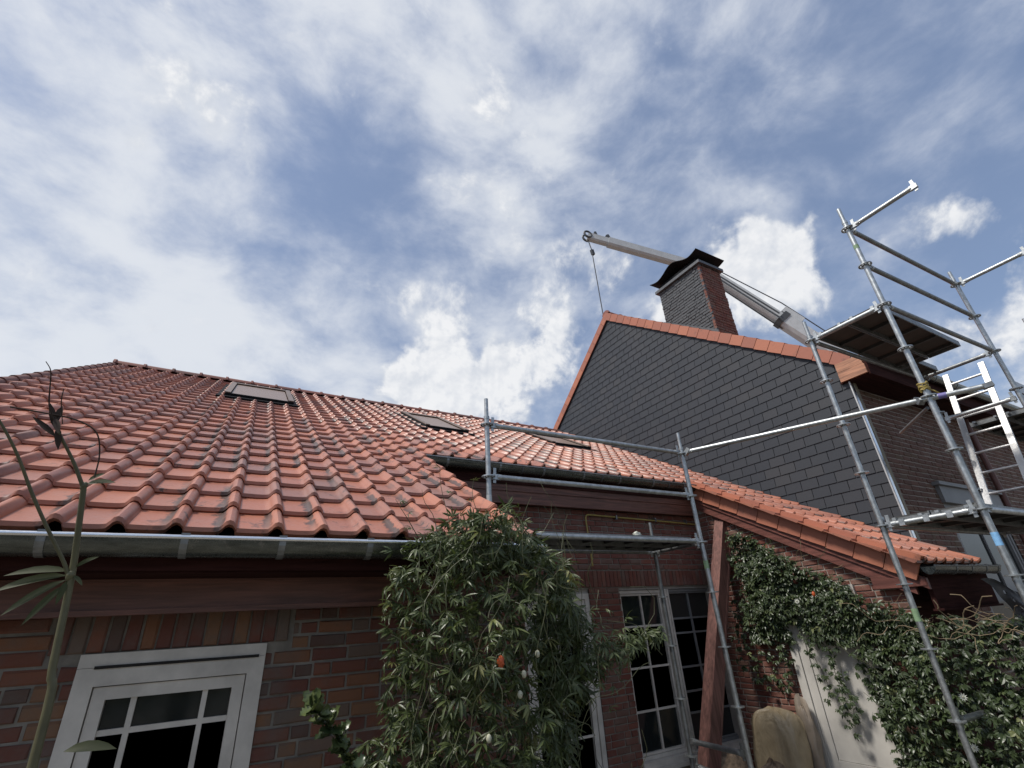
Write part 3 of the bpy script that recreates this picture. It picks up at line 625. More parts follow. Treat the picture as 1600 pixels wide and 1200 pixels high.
# chimney
CX0, CX1, CY0, CY1, CZ = 7.6, 8.25, 4.86, 6.0, 8.12
mb = MB(); mb.box(CX0 + .012, CX1 - .01, CY0 + .012, CY1 - .01, 5.9, CZ); chim = mb.build('chimney', M['brick_grey'], main)
brick_wall((CX0, 0, 0), (0, -1, 0), (-1, 0, 0), lambda z: [(-CY1, -CY0)], 6.35, CZ - .03, .066, .20, M['brick_grey'], chim, seedk=14, limit=0, rest='grey_brick', jitter=.006)
brick_wall((0, CY0, 0), UX, (0, -1, 0), lambda z: [(CX0, CX1)], 6.0, CZ - .03, .066, .20, M['brick_red'], chim, seedk=15, limit=0, rest='red_brick', gap=.008)
MB().box(CX0 - .06, CX1 + .06, CY0 - .06, CY1 + .06, CZ, CZ + .065).build('coping', M['lead'], chim)
zf = lambda y: FZ + SL * (y - FY) + .12
MB().extrude([(CX0 - .02, CY0 - .03, zf(CY0) - .12), (CX0 - .02, CY1 + .03, zf(CY1) - .12), (CX0 - .02, CY1 + .03, zf(CY1) + .13), (CX0 - .02, CY0 - .03, zf(CY0) + .13)], (.012, 0, 0)).build('flashing', M['lead'], chim)
mb = MB(); K = 24; prof = []
for i in range(K + 1):
    u = i / K * 2 - 1; yy = (CY0 + CY1) / 2 + u * .68; hh = .10 + .19 * math.exp(-(u / .42) ** 2) + .08 * max(0, abs(u) - .62) ** 1.4 / .38 ** 1.4
    prof.append((yy, CZ + .10 + hh))
vs = [(x, y, z + dz) for x in (CX0 - .12, CX1 + .12) for dz in (0, .012) for y, z in prof]; n = K + 1
mb.add(vs, [(i, i + 1, 2 * n + i + 1, 2 * n + i)[::-1] for i in range(K)] + [(n + i, n + i + 1, 3 * n + i + 1, 3 * n + i) for i in range(K)] + [(i, i + 1, n + i + 1, n + i) for i in range(K)] + [(2 * n + i, 2 * n + i + 1, 3 * n + i + 1, 3 * n + i)[::-1] for i in range(K)] + [(0, n, 3 * n, 2 * n), (K, 2 * n + K, 3 * n + K, n + K)])
mb.build('chimney_hood', M['black_sheet'], chim, 40)
mb = MB(); mb.box(CX0 + .02, CX1 - .02, CY0 + .05, CY1 - .05, CZ + .066, CZ + .19); mb.build('flue_top', M['black_sheet'], chim)

# ------------------------------------------------------------------ crane beyond the house
crane = empty('crane', (25.5, 4, -.4), 'grey telescopic crane boom reaching over the roof behind the chimney', 'crane')
KP = Vector((17, 10.83, 15.86)); LP = Vector((20, 8.4, 10.94)); TP = Vector((12.1, 12.75, 17.42))
bd = (LP - KP).normalized(); BASE = LP + bd * 8.5
def hexbeam(mb, p0, p1, w_, h):
    a = (p1 - p0).normalized(); sx = a.cross(Vector((0, 0, 1))).normalized(); u = sx.cross(a); sec = [(-.5, -.3), (-.3, -.5), (.3, -.5), (.5, -.3), (.5, .5), (-.5, .5)]
    mb.add([p + sx * i * w_ + u * j * h for p in (p0, p1) for i, j in sec], [tuple(range(6)), tuple(range(11, 5, -1))] + [(i, 6 + i, 6 + (i + 1) % 6, (i + 1) % 6) for i in range(6)])
mb = MB(); hexbeam(mb, KP + bd * -.5, KP + bd * 4.4, .40, .44); mb.build('boom_section', M['crane'], crane)
mb = MB(); hexbeam(mb, KP + bd * 4.2, BASE, .50, .56); mb.build('boom_section', M['crane'], crane)
for k, h_ in ((-.12, .36), (.14, .36)):
    o_ = Vector((-.32, -.2, k)); MB().beam(KP + bd * .4 + o_ * .8, KP + bd * 4.2 + o_, .03, .06).build('guide_rail', M['crane_dark'], crane)
mb = MB(); hexbeam(mb, KP + bd * 4.1, KP + bd * 4.35, .56, .64); mb.add([], []); u_ = Vector((0, 0, 1))
mb.build('boom_collar', M['crane_dark'], crane)
mb = MB(); e = KP + bd * 4.3 + Vector((.1, -.1, .55)); mb.beam(e, e + bd * .9, .30, .30); mb.build('cable_guide', M['crane'], crane)
jd = (TP - KP).normalized(); mb = MB(); hexbeam(mb, KP, KP + jd * 4.5, .36, .42); mb.build('jib', M['crane'], crane)
mb = MB(); hexbeam(mb, KP + jd * 4.4, TP, .30, .34); mb.build('jib', M['crane'], crane)
mb = MB(); sx = jd.cross(Vector((0, 0, 1))).normalized()
for k in (-.13, .13):
    pts = [TP + sx * k + jd * (math.cos(a) * .17) + Vector((0, 0, .05 + math.sin(a) * .17)) for a in np.linspace(0, 2 * math.pi, 17)]; mb.path(pts, .05, 6); mb.build('sheave', M['crane_dark'], crane, 40); mb = MB()
mb.beam(TP - jd * .5 + Vector((0, 0, .15)), TP - jd * .42 + Vector((0, 0, .45)), .1, .1); mb.build('limit_switch', M['crane_dark'], crane); mb = MB(); mb.beam(TP - jd * 1.2 + Vector((0, 0, .1)), TP - jd * 1.0 + Vector((0, 0, .45)), .14, .14)
mb.build('sheave_head', M['crane_dark'], crane, 40)
HK = TP + Vector((.12, -.02, -.75)); mb = MB(); mb.path([TP + Vector((0, 0, -.1)), HK], .025, 6); mb.beam(HK, HK + Vector((.05, 0, -.26)), .12, .14); mb.build('hook_block', M['crane_dark'], crane)
mb = MB(); mb.path([HK, Vector((12.4, 12.85, 11.0))], .022, 5); mb.build('load_cable', M['crane_dark'], crane)
mb = MB(); mb.path([KP + Vector((0, 0, .5)), KP + bd * 4.4 + Vector((.1, -.1, 1.0)), BASE + Vector((.1, 0, .9))], .025, 5); mb.path([KP + bd * .3 + Vector((0, 0, -.45)), KP + bd * 4.1 + Vector((0, 0, -.5))], .03, 5); mb.build('hoist_cable', M['crane_dark'], crane)
mb = MB(); mb.box(24.2, 26.6, 2.4, 5.4, -.4, 1.5); mb.box(24.6, 26.2, 2.9, 4.9, 1.501, 3.4); mb.build('crane_carrier', M['crane'], crane)

# ------------------------------------------------------------------ scaffold
sc_ = empty('scaffold', (5, 2.5, -.4), 'galvanised ring lock scaffold with decks standing in front of the houses', 'scaffold')
ros = MB(); ros.ring((0, 0, 0), .047, .062, .010, 20); ros.ring((0, 0, 0), .024, .034, .012, 16)
for a in range(8):
    t_ = a * math.pi / 4 + .2; ros.beam((math.cos(t_) * .030, math.sin(t_) * .030, 0), (math.cos(t_) * .050, math.sin(t_) * .050, 0), .012, .009)
ROS = ros.mesh('rosette', M['galv'], 40)
def standard(x, y, z0, z1, zr, top=True, mat='galv', lean=(0, 0)):
    mb = MB(); ax = lambda z: (x + lean[0] * (z - z0), y + lean[1] * (z - z0), z)
    mb.tube(ax(z0), ax(z1 - (.20 if top else 0)), .0242, 16)
    if top: mb.tube(ax(z1 - .205), ax(z1), .019, 16); mb.ring(ax(z1 - .2), .018, .027, .03, 16)
    s = mb.build('standard', M[mat], sc_, 40)
    for z in zr: link(bpy.data.objects.new('rosette', ROS), s, Matrix.Translation(ax(z)))
    return s
def ledger(p0, p1, inset=.055, mat='galv', heads=(1, 1), rad=.0242):
    p0, p1 = Vector(p0), Vector(p1); a = (p1 - p0).normalized(); q0, q1 = p0 + a * (inset + .03) * heads[0], p1 - a * (inset + .03) * heads[1]
    l = MB().tube(q0, q1, rad, 14).build('ledger', M[mat], sc_, 40)
    for p, s, hd in ((p0, 1, 1), (p1, -1, 1)):
        mb = MB(); c = p + a * s * .075
        mb.beam(c - a * s * .038, c + a * s * .025, .030, .050); mb.path([c + a * s * .02, c + a * s * .05], .0268, 12); mb.beam(c - a * s * .018 + Vector((0, 0, -.055)), c - a * s * .010 + Vector((0, 0, .085)), .007, .028, a)
        mb.build('wedge_head', M['galv'], l)
    return l
AX, A_Y, BX, B_Y = 1.95, 3.80, 4.49, 3.745
LB = [.269 + .5 * k for k in range(7)]; LC = [.214 + .5 * k for k in range(11)]
standard(AX, A_Y, -.3, 3.56, [.29 + .5 * k for k in range(7)]); standard(BX, B_Y, -.3, 3.53, LB)
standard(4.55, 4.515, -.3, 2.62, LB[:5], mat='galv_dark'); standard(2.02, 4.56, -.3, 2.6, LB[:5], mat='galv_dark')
standard(5.255, 2.315, -.3, 4.46, LC[:9]); standard(5.262, 1.567, -.3, 5.5, LC, lean=(0, 0)); standard(7.68, 1.495, -.3, 5.42, LC)
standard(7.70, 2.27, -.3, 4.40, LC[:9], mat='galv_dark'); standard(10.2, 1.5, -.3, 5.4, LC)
for z in (LB[4] + .01, LB[5] + .01, LB[6] + .01): ledger((AX, A_Y, z + .012), (BX, B_Y, z))
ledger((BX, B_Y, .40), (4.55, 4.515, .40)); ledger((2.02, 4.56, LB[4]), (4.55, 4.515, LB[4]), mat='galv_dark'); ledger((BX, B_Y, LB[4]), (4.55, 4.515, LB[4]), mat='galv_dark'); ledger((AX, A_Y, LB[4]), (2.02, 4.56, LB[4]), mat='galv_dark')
ledger((4.55, 4.515, .19), (BX + .1, B_Y - .25, .12))
Cc, Dd, Ee, E2 = (5.255, 2.315), (5.262, 1.567), (7.68, 1.495), (7.70, 2.27)
P3 = lambda a, z: (a[0], a[1], z)
for z in (LC[4], LC[8]): ledger(P3(Cc, z), P3(Dd, z)); ledger(P3(Ee, z), P3(E2, z), mat='galv_dark'); ledger(P3(Cc, z), P3(E2, z), mat='galv_dark')
ledger(P3(Dd, LC[4]), P3(Ee, LC[4])); ledger(P3(Dd, LC[8]), P3(Ee, LC[8]), mat='galv_dark'); ledger(P3(Dd, LC[9]), P3(Ee, LC[9]), mat='galv_dark'); ledger(P3(Dd, LC[10]), P3(Ee, LC[10]), mat='galv_dark')
ledger(P3(Dd, LC[10] - .01), (5.262, .87, LC[10] - .005)); ledger(P3(Ee, LC[10] - .01), (7.68, .75, LC[10]))
ledger(P3(Cc, LC[1]), (7.70, 2.27, LC[1])); ledger(P3(Ee, LC[7] - .1), P3(E2, LC[7] - .1)); ledger(P3(Ee, LC[7] - .1), (10.2, 1.5, LC[7] - .1), mat='galv_dark')
# long loose tube from the low scaffold to the tower, with couplers
lt = MB().tube((BX + .02, B_Y - .06, LB[6] + .01), (5.40, 1.19, 3.18), .0242, 14).build('brace_tube', M['galv'], sc_, 40)
for c0, c1, q in (((BX + .01, B_Y - .03, LB[6] - .02), (BX + .03, B_Y - .09, LB[6] + .04), .055), ((5.235, 1.62, 3.17), (5.25, 1.66, 3.22), .06), ((5.375, 1.225, 3.175), (5.405, 1.165, 3.185), .052)): MB().beam(c0, c1, q, q * .8).build('coupler', M['galv_dark'], lt)
MB().tube((5.30, 1.62, 3.13), (5.66, 2.02, 3.08), .015, 10).build('brace_tube', M['galv_dark'], sc_, 40)
MB().tube((5.325, 1.60, 2.78), (5.43, 1.60, .4), .021, 12).build('brace_tube', M['galv_dark'], sc_, 40)
# decks
def deck(x0, x1, y0, y1, z, np_, mat='ply', along='x', rib=.42):
    w_ = (y1 - y0) / np_
    for k in range(np_):
        a, b2 = y0 + k * w_ + .006, y0 + (k + 1) * w_ - .006
        d_ = MB().box(x0, x1, a + .012, b2 - .012, z + .022, z + .034).build('deck_board', M[mat], sc_)
        mb = MB(); mb.box(x0, x1, a, a + .011, z - .03, z + .036); mb.box(x0, x1, b2 - .011, b2, z - .03, z + .036); mb.box(x0, x0 + .012, a + .0112, b2 - .0112, z - .03, z + .0215); mb.box(x1 - .012, x1, a + .0112, b2 - .0112, z - .03, z + .0215); mb.build('deck_frame', M['galv_dark'], d_)
        x = x0 + rib
        while x < x1 - .1: MB().box(x, x + .03, a + .0115, b2 - .0115, z - .012, z + .0215).build('deck_rib', M['deck_dark'], d_); x += rib
        mb = MB()
        for q in (a + .04, b2 - .075): mb.box(x0 - .05, x0 - .001, q, q + .03, z - .0, z + .022); mb.box(x1 + .001, x1 + .05, q, q + .03, z, z + .022)
        mb.build('deck_claw', M['galv'], d_)
deck(5.31, 7.10, 1.61, 2.27, LC[8] + .03, 2); deck(7.12, 7.63, 2.05, 2.27, LC[8] + .03, 1)
deck(5.31, 7.63, 1.60, 2.27, LC[4] + .03, 2, 'deck_dark', rib=.5); deck(8.45, 10.15, 1.54, 2.24, LC[7] - .07, 2, rib=.35); deck(7.75, 10.1, 1.54, 2.24, LC[4] + .03, 2, 'deck_dark')
deck(2.05, 4.45, 3.83, 4.45, LB[4] + .03, 2, 'deck_dark', rib=.28)
mb = MB(); mb.box(7.74, 10.15, 1.50, 1.53, LC[7] - .02, LC[7] + .13); mb.build('toe_board', M['alu'], sc_)
# clamps clipped on the lower deck ledger
for q in (2.14, 1.95, 1.78): MB().box(5.226, 5.290, q - .022, q + .022, LC[4] - .028, LC[4] + .029).build('clip', M['galv'], sc_)
# tape marks and rope
def band(x, y, z0, z1, mat, name): MB().tube((x, y, z0), (x, y, z1), .0252, 16).build(name, M[mat], sc_, 40)
band(5.262, 1.567, 1.93, 2.03, 'blue_tape', 'tape_band'); band(5.255, 2.315, 1.42, 1.52, 'green_tape', 'paint_mark'); band(BX, B_Y, 2.0, 2.08, 'green_tape', 'paint_mark'); band(5.262, 1.567, 4.93, 4.98, 'green_tape', 'paint_mark'); band(AX, A_Y, 2.48, 2.62, 'alu', 'paint_mark')
mb = MB(); rr = random.Random(4); pts = []
for k in range(60):
    a = k * .55; pts.append((5.262 + math.cos(a) * (.033 + rr.uniform(-.004, .006)), 1.567 + math.sin(a) * (.033 + rr.uniform(-.004, .006)), 3.27 + .08 * (k / 60) + rr.uniform(-.012, .012)))
pts += [(5.31, 1.52, 3.26), (5.36, 1.50, 3.22), (5.42, 1.5, 3.22)]; mb.path(pts, .007, 5); mb.build('rope_tie', M['yellow'], sc_)
MB().tube((5.285, 1.51, 3.193), (5.305, 1.455, 3.190), .0255, 12).build('tape_band', M['purple_tape'], sc_, 40)

# ladder
lad = empty('ladder', (7.6, 2.0, 2.25), 'aluminium ladder leaning from lower scaffold deck to upper deck', 'ladder')
l0, l1 = Vector((7.56, 0, 2.30)), Vector((8.34, 0, 4.36))
for yy in (2.2, 1.8): MB().beam(l0 + Vector((0, yy, 0)), l1 + Vector((0, yy, 0)), .028, .062, (0, 1, 0)).build('stile', M['alu'], lad)
nr = 8
for k in range(nr):
    p = l0.lerp(l1, (k + .35) / nr); MB().tube(p + Vector((0, 1.815, 0)), p + Vector((0, 2.185, 0)), .016, 8).build('rung', M['alu'], lad, 40)

# ------------------------------------------------------------------ timber strut, pipe, sacks, sheet
mb = MB(); mb.beam((6.08, 4.56, 2.90), (4.80, 4.60, -.0), .15, .15, (0, 1, 0)); st = empty('timber_strut', (4.8, 4.6, 0), 'reddish brown timber strut leaning under the roof corner', 'strut')
mb.build('post', M['wood_z'], st); mb = MB(); mb.beam((6.17, 4.53, 2.90), (4.89, 4.57, -.0), .03, .10, (0, 1, 0)); mb.build('cover_strip', M['wood_z'], st)
gp = empty('gas_pipe', (3.9, 4.95, 2.2), 'thin yellow pipe bent along the brick wall under the eaves', 'pipe')
mb = MB(); mb.path([(3.93, 4.965, 2.16), (3.91, 4.965, 2.74), (3.93, 4.965, 2.775), (3.97, 4.965, 2.78), (5.9, 4.965, 2.735)], .010, 8); mb.build('tube', M['yellow'], gp, 50)
mb = MB()
for x in (4.4, 5.1, 5.7): mb.box(x, x + .02, 4.945, 4.99, 2.738, 2.79)
mb.build('clip', M['galv_dark'], gp)
def blob(name, mat, parent, c, sz, seedk, n=18, m=12, p=.55, wr=.03, rotz=0, lean=0):
    rr = random.Random(seedk); ph = [rr.uniform(0, 6.28) for _ in range(8)]; vs = []; mb = MB()
    for j in range(m + 1):
        th = math.pi * j / m - math.pi / 2
        for i in range(n):
            a = 2 * math.pi * i / n; sgn = lambda v: math.copysign(abs(v) ** p, v)
            x, y, z = sgn(math.cos(a)) * abs(math.cos(th)) ** p, sgn(math.sin(a)) * abs(math.cos(th)) ** p, sgn(math.sin(th))
            k = 1 + wr * (math.sin(3 * a + ph[0] + 4 * z) + math.sin(5 * a + ph[1] - 6 * z) + math.sin(9 * z + ph[2] + 2 * a) + .6 * math.sin(13 * a + 11 * z))
            x, y, z = x * sz[0] * k, y * sz[1] * k, z * sz[2] * k; x += lean * z; ca, sa = math.cos(rotz), math.sin(rotz)
            vs.append((c[0] + x * ca - y * sa, c[1] + x * sa + y * ca, c[2] + z))
    mb.add(vs, [(j * n + i, j * n + (i + 1) % n, (j + 1) * n + (i + 1) % n, (j + 1) * n + i) for j in range(m) for i in range(n)]); return mb.build(name, mat, parent, 60)
sk = empty('plastic_sack', (5.65, 4.2, -.4), 'full tan plastic sack leaning against the brick wall beside white door', 'sack')
blob('sack_body', M['plastic_bag'], sk, (5.62, 4.25, .06), (.15, .29, .50), 3, 64, 48, .5, .02, 0, .12); blob('clear_wrap', M['clear_bag'], sk, (5.80, 4.0, .14), (.05, .10, .50), 9, 40, 30, .7, .05, 0, .06)
tag(blob('sacking_bundle', M['sacking'], None, (5.2, 4.05, -.12), (.20, .20, .30), 5, 20, 14, .8, .06, .5), 'rust patterned cloth bundle in front of tan sack', 'bundle')
tag(blob('dark_sack', M['sacking'], None, (5.15, 4.55, -.02), (.22, .16, .24), 6, 20, 14, .8, .05, .2), 'dark brown sack lying below window sill beside strut', 'sack')
tag(blob('crumpled_paper', M['petal'], None, (3.72, 3.90, 2.345), (.045, .03, .035), 12, 10, 8, .8, .12), 'small white crumpled paper lying on low scaffold deck', 'paper')
mb = MB(); n = 14; vs = []
for j in range(n + 1):
    for i in range(n + 1):
        u, v = i / n, j / n; y = 2.32 - u * .42 - .10 * v; z = 1.74 - v * .42 - u * .16 + .03 * math.sin(7 * u); vs.append((6.86 + .05 * math.sin(6 * u + 3 * v) + .04 * math.sin(11 * v) - .2 * u, y - .05 * math.sin(3 * v), z))
fs = [(j * (n + 1) + i, j * (n + 1) + i + 1, (j + 1) * (n + 1) + i + 1, (j + 1) * (n + 1) + i) for j in range(n) for i in range(n) if not ((i * 3 + j * 5) % 13 == 0 and 1 < i < n - 1)]
mb.add(vs, fs); tag(mb.build('plastic_sheet', M['grey_film'], None, 60), 'grey slit plastic sheet hanging below the short gutter end', 'sheet')

# ------------------------------------------------------------------ plants
def leaflet(mb, base, dirv, nrm, L, wd, droop, r, seg=3):
    dirv = dirv.normalized(); side = dirv.cross(nrm).normalized(); vs = [base]; c = base
    for k in range(1, seg + 1):
        t_ = k / (seg + 1); dd = (dirv - Vector((0, 0, 1)) * droop * t_ * 1.4).normalized(); c = c + dd * L / (seg + 1); w_ = wd * math.sin(math.pi * (t_ * .86 + .1)); vs += [c - side * w_ / 2 + nrm * w_ * .18, c, c + side * w_ / 2 + nrm * w_ * .18]
    dd = (dirv - Vector((0, 0, 1)) * droop * 1.4).normalized(); vs.append(c + dd * L / (seg + 1)); e = len(vs) - 1
    fs = [(0, 2, 1), (0, 3, 2)]
    for k in range(seg - 1): a = 1 + 3 * k; fs += [(a, a + 1, a + 4, a + 3), (a + 1, a + 2, a + 5, a + 4)]
    a = 1 + 3 * (seg - 1); fs += [(a, a + 1, e), (a + 1, a + 2, e)]; mb.add(vs, fs, r)
def palm_leaf(rv, seedk, mat, nl=5, L=.085, wd=.017, spread=1.15):
    """leaf in its own frame: stalk at origin, blade towards +x, face +z"""
    rr = random.Random(seedk); mb = MB(); st_ = Vector((.03, 0, .0)); mb.path([(0, 0, 0), st_], .0012, 4, False, rv)
    for k in range(nl):
        a = (k - (nl - 1) / 2) * spread / ((nl - 1) / 2) + rr.uniform(-.12, .12); l = L * (1 - .28 * abs(k - (nl - 1) / 2) / ((nl - 1) / 2)) * rr.uniform(.85, 1.12)
        leaflet(mb, st_, Vector((math.cos(a), math.sin(a), rr.uniform(-.5, .45))), Vector((rr.uniform(-.2, .2), rr.uniform(-.3, .3), 1)).normalized(), l * rr.choice((.75, 1, 1)), wd * rr.uniform(.8, 1.4), rr.uniform(.1, 1.1), rv)
    return mb.mesh('leaf', mat)
def orient(c, fwd, up, s):
    f = Vector(fwd).normalized(); u = Vector(up); u = (u - f * u.dot(f)).normalized(); sd_ = u.cross(f); return frame(c, f, sd_, u) @ Matrix.Diagonal((s, s, s, 1))
def wig(p0, p1, rr, n=8, amp=.05, sag=0):
    p0, p1 = Vector(p0), Vector(p1); out = []; ph = [rr.uniform(0, 6.3) for _ in range(3)]; L = (p1 - p0).length
    for k in range(n + 1):
        t_ = k / n; e = math.sin(math.pi * t_); q = p0.lerp(p1, t_); out.append(q + Vector((math.sin(5 * t_ + ph[0]), math.sin(4 * t_ + ph[1]), math.sin(6 * t_ + ph[2]))) * amp * L * (e * .7 + .1) + Vector((0, 0, -sag * e)))
    return out
# big passion flower bush on the gutter corner
rr = random.Random(21)
bush = empty('passion_flower_bush', (1.2, 2.3, -.4), 'dense passion flower bush with narrow fingered leaves hanging over the gutter end', 'bush')
LV = [palm_leaf(min(1, k / 15 + (.0)), 50 + k, M['leaf'], 5 + (k % 2) * 2, .085, .0112, 1.3) for k in range(16)]
def bush_half(z):   # left and right edge of the mass at height z
    t_ = (z - .6) / 1.45
    pts = [(-.4, .66, 1.60), (.9, .68, 1.64), (1.2, .70, 1.69), (1.45, .73, 1.74), (1.7, .74, 1.73), (1.85, .76, 1.68), (1.95, .79, 1.60), (2.01, .84, 1.48), (2.06, .95, 1.4), (2.12, 1.05, 1.3)]
    for a, b2 in zip(pts, pts[1:]):
        if a[0] <= z <= b2[0]: k = (z - a[0]) / (b2[0] - a[0]); return a[1] + (b2[1] - a[1]) * k, a[2] + (b2[2] - a[2]) * k
    return 1.1, 1.2
lp = []
while len(lp) < 3400:
    z = rr.uniform(.55, 2.12); x0, x1 = bush_half(z); u = rr.uniform(-1, 1); cx = (x0 + x1) / 2; hw = (x1 - x0) / 2
    edge = 1 + .08 * math.sin(9 * z + 2 * u) + rr.gauss(0, .08); x = cx + hw * u * edge; th = math.sqrt(max(.05, 1 - u * u))
    dep = rr.random() ** 1.6; lump = .05 * math.sin(7 * x + 5 * z) + .04 * math.sin(13 * z - 6 * x)
    y = 2.52 - (.42 + lump) * th * (1 - dep * .85) * (1 if z < 1.9 else .8); fwd = Vector((rr.gauss(0, .8) + u * .4, -.55 + rr.gauss(0, .6), rr.gauss(-.45, .7))); up = Vector((rr.gauss(0, .7), -.4 + rr.gauss(0, .5), .9))
    lp.append((orient((x, y, z), fwd, up, rr.choice((.4, .5, .6, .75, .85, 1.0, 1.1))), min(15, int(abs(rr.gauss(0, 6))))))
for k in range(150):   # stray shoots to the right
    t_ = rr.random(); p = Vector((1.65, 2.2, 1.45)).lerp(Vector((2.08, 2.2, 1.52)), t_ ** 1.8) + Vector((rr.gauss(0, .04), rr.gauss(0, .05), rr.gauss(0, .09 * (1 - t_) + .012)))
    lp.append((orient(p, (rr.gauss(.3, .5), -.6, rr.gauss(-.4, .5)), (0, -.4, .9), rr.uniform(.5, .9)), rr.randrange(12)))
pieces('leaf', 'inner_leaf', lp, LV, bush)
mb = MB()
for k in range(80):
    x0, x1 = bush_half(1.4); a = (rr.uniform(x0, x1), rr.uniform(2.04, 2.25), rr.uniform(.6, 1.9)); b2 = (a[0] + rr.gauss(0, .13), a[1] + rr.gauss(-.02, .06), a[2] + rr.uniform(.1, .4)); mb.path(wig(a, b2, rr, 9, .09), rr.uniform(.0009, .0018), 5)
mb.path(wig((1.62, 2.2, 1.30), (2.06, 2.2, 1.53), rr, 10, .04), .003, 6); mb.path(wig((1.7, 2.2, 1.6), (2.14, 2.2, 1.40), rr, 10, .05, -.06), .0016, 5)
mb.path([(2.05, 2.2, 1.53), (2.12, 2.19, 1.60), (2.13, 2.18, 1.68), (2.07, 2.18, 1.74), (1.97, 2.18, 1.74)], .0014, 5)
for (px, dx, h) in ((1.0, -.06, .42), (1.14, .0, .36), (1.33, .10, .22), (1.5, .16, .20), (.86, -.16, .22), (.94, -.1, .28)): mb.path(wig((px, 2.42, 1.97), (px + dx, 2.40, 1.97 + h), rr, 8, .06), [.0026, .0025, .0023, .0021, .0019, .0017, .0015, .0012, .0008], 5)
mb.build('stem', M['stem'], bush, 60)
for (x, z, y) in ((1.085, 1.455, 2.06),):
    blob('fruit', M['orange'], bush, (x, y, z), (.016, .015, .021), 2, 12, 8, 1, .10)
for (x, z, y) in ((1.28, 1.47, 2.08), (1.20, 1.40, 2.07), (1.17, 1.33, 2.06), (1.02, 1.20, 2.06)): blob('bud', M['cream'], bush, (x, y, z), (.011, .011, .015), 4, 10, 8, 1, .03)
# slender shoots rising above the gutter (second plant of the same bush)
sh = []
for (px, dx, h) in ((1.0, -.06, .42), (1.14, .0, .36), (1.33, .10, .22), (.86, -.16, .22)):
    for k in range(3): t_ = .35 + .3 * k; sh.append((orient((px + dx * t_, 2.41, 1.97 + h * t_), (rr.gauss(0, .8), -.5, .3), (0, -.4, .9), .6), rr.randrange(12)))
for mw, v in sh: link(bpy.data.objects.new('leaf', LV[v]), bush, mw)

# wall vine on the extension
vine = empty('wall_vine', (5.8, 2.8, -.4), 'dark evergreen vine covering the brick side wall around white door', 'vine')
VLV = [palm_leaf(min(1, k / 11), 80 + k, M['leaf_dark'], 5, .072, .021, 1.25) for k in range(12)]
vpoly = [(4.42, 2.50), (4.2, 2.46), (4.0, 2.30), (3.6, 2.02), (3.2, 1.82), (2.7, 1.48), (2.2, 1.42), (1.7, 1.40), (1.0, 1.3), (1.0, -.4), (2.95, -.4), (3.22, .55), (3.30, .95), (3.38, 1.22), (3.72, 1.30), (3.92, 1.50), (4.02, 1.05), (4.1, .8), (4.3, .70), (4.75, .95), (4.62, 1.7)]
def inpoly(y, z, P):
    c = False
    for i in range(len(P)):
        a, b2 = P[i], P[i - 1]
        if (a[1] > z) != (b2[1] > z) and y < (b2[0] - a[0]) * (z - a[1]) / (b2[1] - a[1]) + a[0]: c = not c
    return c
rr = random.Random(33); lp = []
while len(lp) < 5600:
    y, z = rr.choice(((rr.uniform(1.0, 4.8), rr.uniform(-.4, 2.52)), (rr.uniform(1.3, 3.2), rr.uniform(-.4, 1.5)), (rr.uniform(2.6, 4.4), rr.uniform(1.25, 2.5))))
    if not inpoly(y + rr.gauss(0, .03), z + rr.gauss(0, .03), vpoly): continue
    bulge = .10 + .30 * max(0, min(1, (3.2 - y) / 1.2)) * max(.2, min(1, (1.5 - z) / .8)) + .05 * math.sin(6 * y + 5 * z) + .03 * math.sin(13 * z)
    x = WX - .03 - bulge * (1 - .8 * rr.random() ** 1.7)
    lp.append((orient((x, y, z), (-.7 + rr.gauss(0, .4), rr.gauss(-.25, .6), rr.gauss(-.45, .5)), (-.6, rr.gauss(0, .4), .8), rr.uniform(.65, 1.25)), min(11, int(abs(rr.gauss(0, 4.5))))))
strands = [((3.74, 1.36), (3.66, .70)), ((3.50, 1.25), (3.55, .62)), ((3.45, 1.0), (3.50, .45))]
mb = MB()
for (a, b2) in strands:
    pts = wig((WX - .09, *a), (WX - .10, *b2), rr, 10, .05); mb.path(pts, .003, 5)
    for q in pts[1:]:
        for k in range(3): lp.append((orient(q + Vector((rr.gauss(-.01, .02), rr.gauss(0, .025), rr.gauss(0, .02))), (-.5, rr.gauss(0, .8), rr.gauss(-.5, .4)), (-.7, 0, .7), rr.uniform(.6, 1.0)), rr.randrange(9)))
pieces('leaf', 'inner_leaf', lp, VLV, vine)
for k in range(60):
    y, z = rr.uniform(1.2, 4.4), rr.uniform(.2, 2.2)
    if inpoly(y, z, vpoly): mb.path(wig((WX - .2, y, z), (WX - .22 - rr.random() * .1, y + rr.gauss(0, .2), z + rr.uniform(.1, .4)), rr, 7, .07), .002, 5)
tag(mb.build('stem', M['stem'], vine, 60), kind='stuff')
mb = MB()
for k in range(24):
    y = rr.uniform(1.75, 2.75); z = rr.uniform(1.30, 1.48); mb.path(wig((WX - .38, y, z), (WX - .42 - rr.random() * .1, y + rr.gauss(0, .22), z + rr.gauss(.02, .10)), rr, 8, .16), rr.uniform(.002, .0045), 5)
for k in range(30):
    t_ = rr.random(); y = 4.3 - t_ * 1.7; z = 2.48 - t_ * 1.05; mb.path(wig((WX - .07, y, z), (WX - .09, y + rr.gauss(-.1, .14), z + rr.gauss(.0, .1)), rr, 7, .14), .0022, 5)
tag(mb.build('dry_stem', M['dry_stem'], vine, 60), kind='stuff')
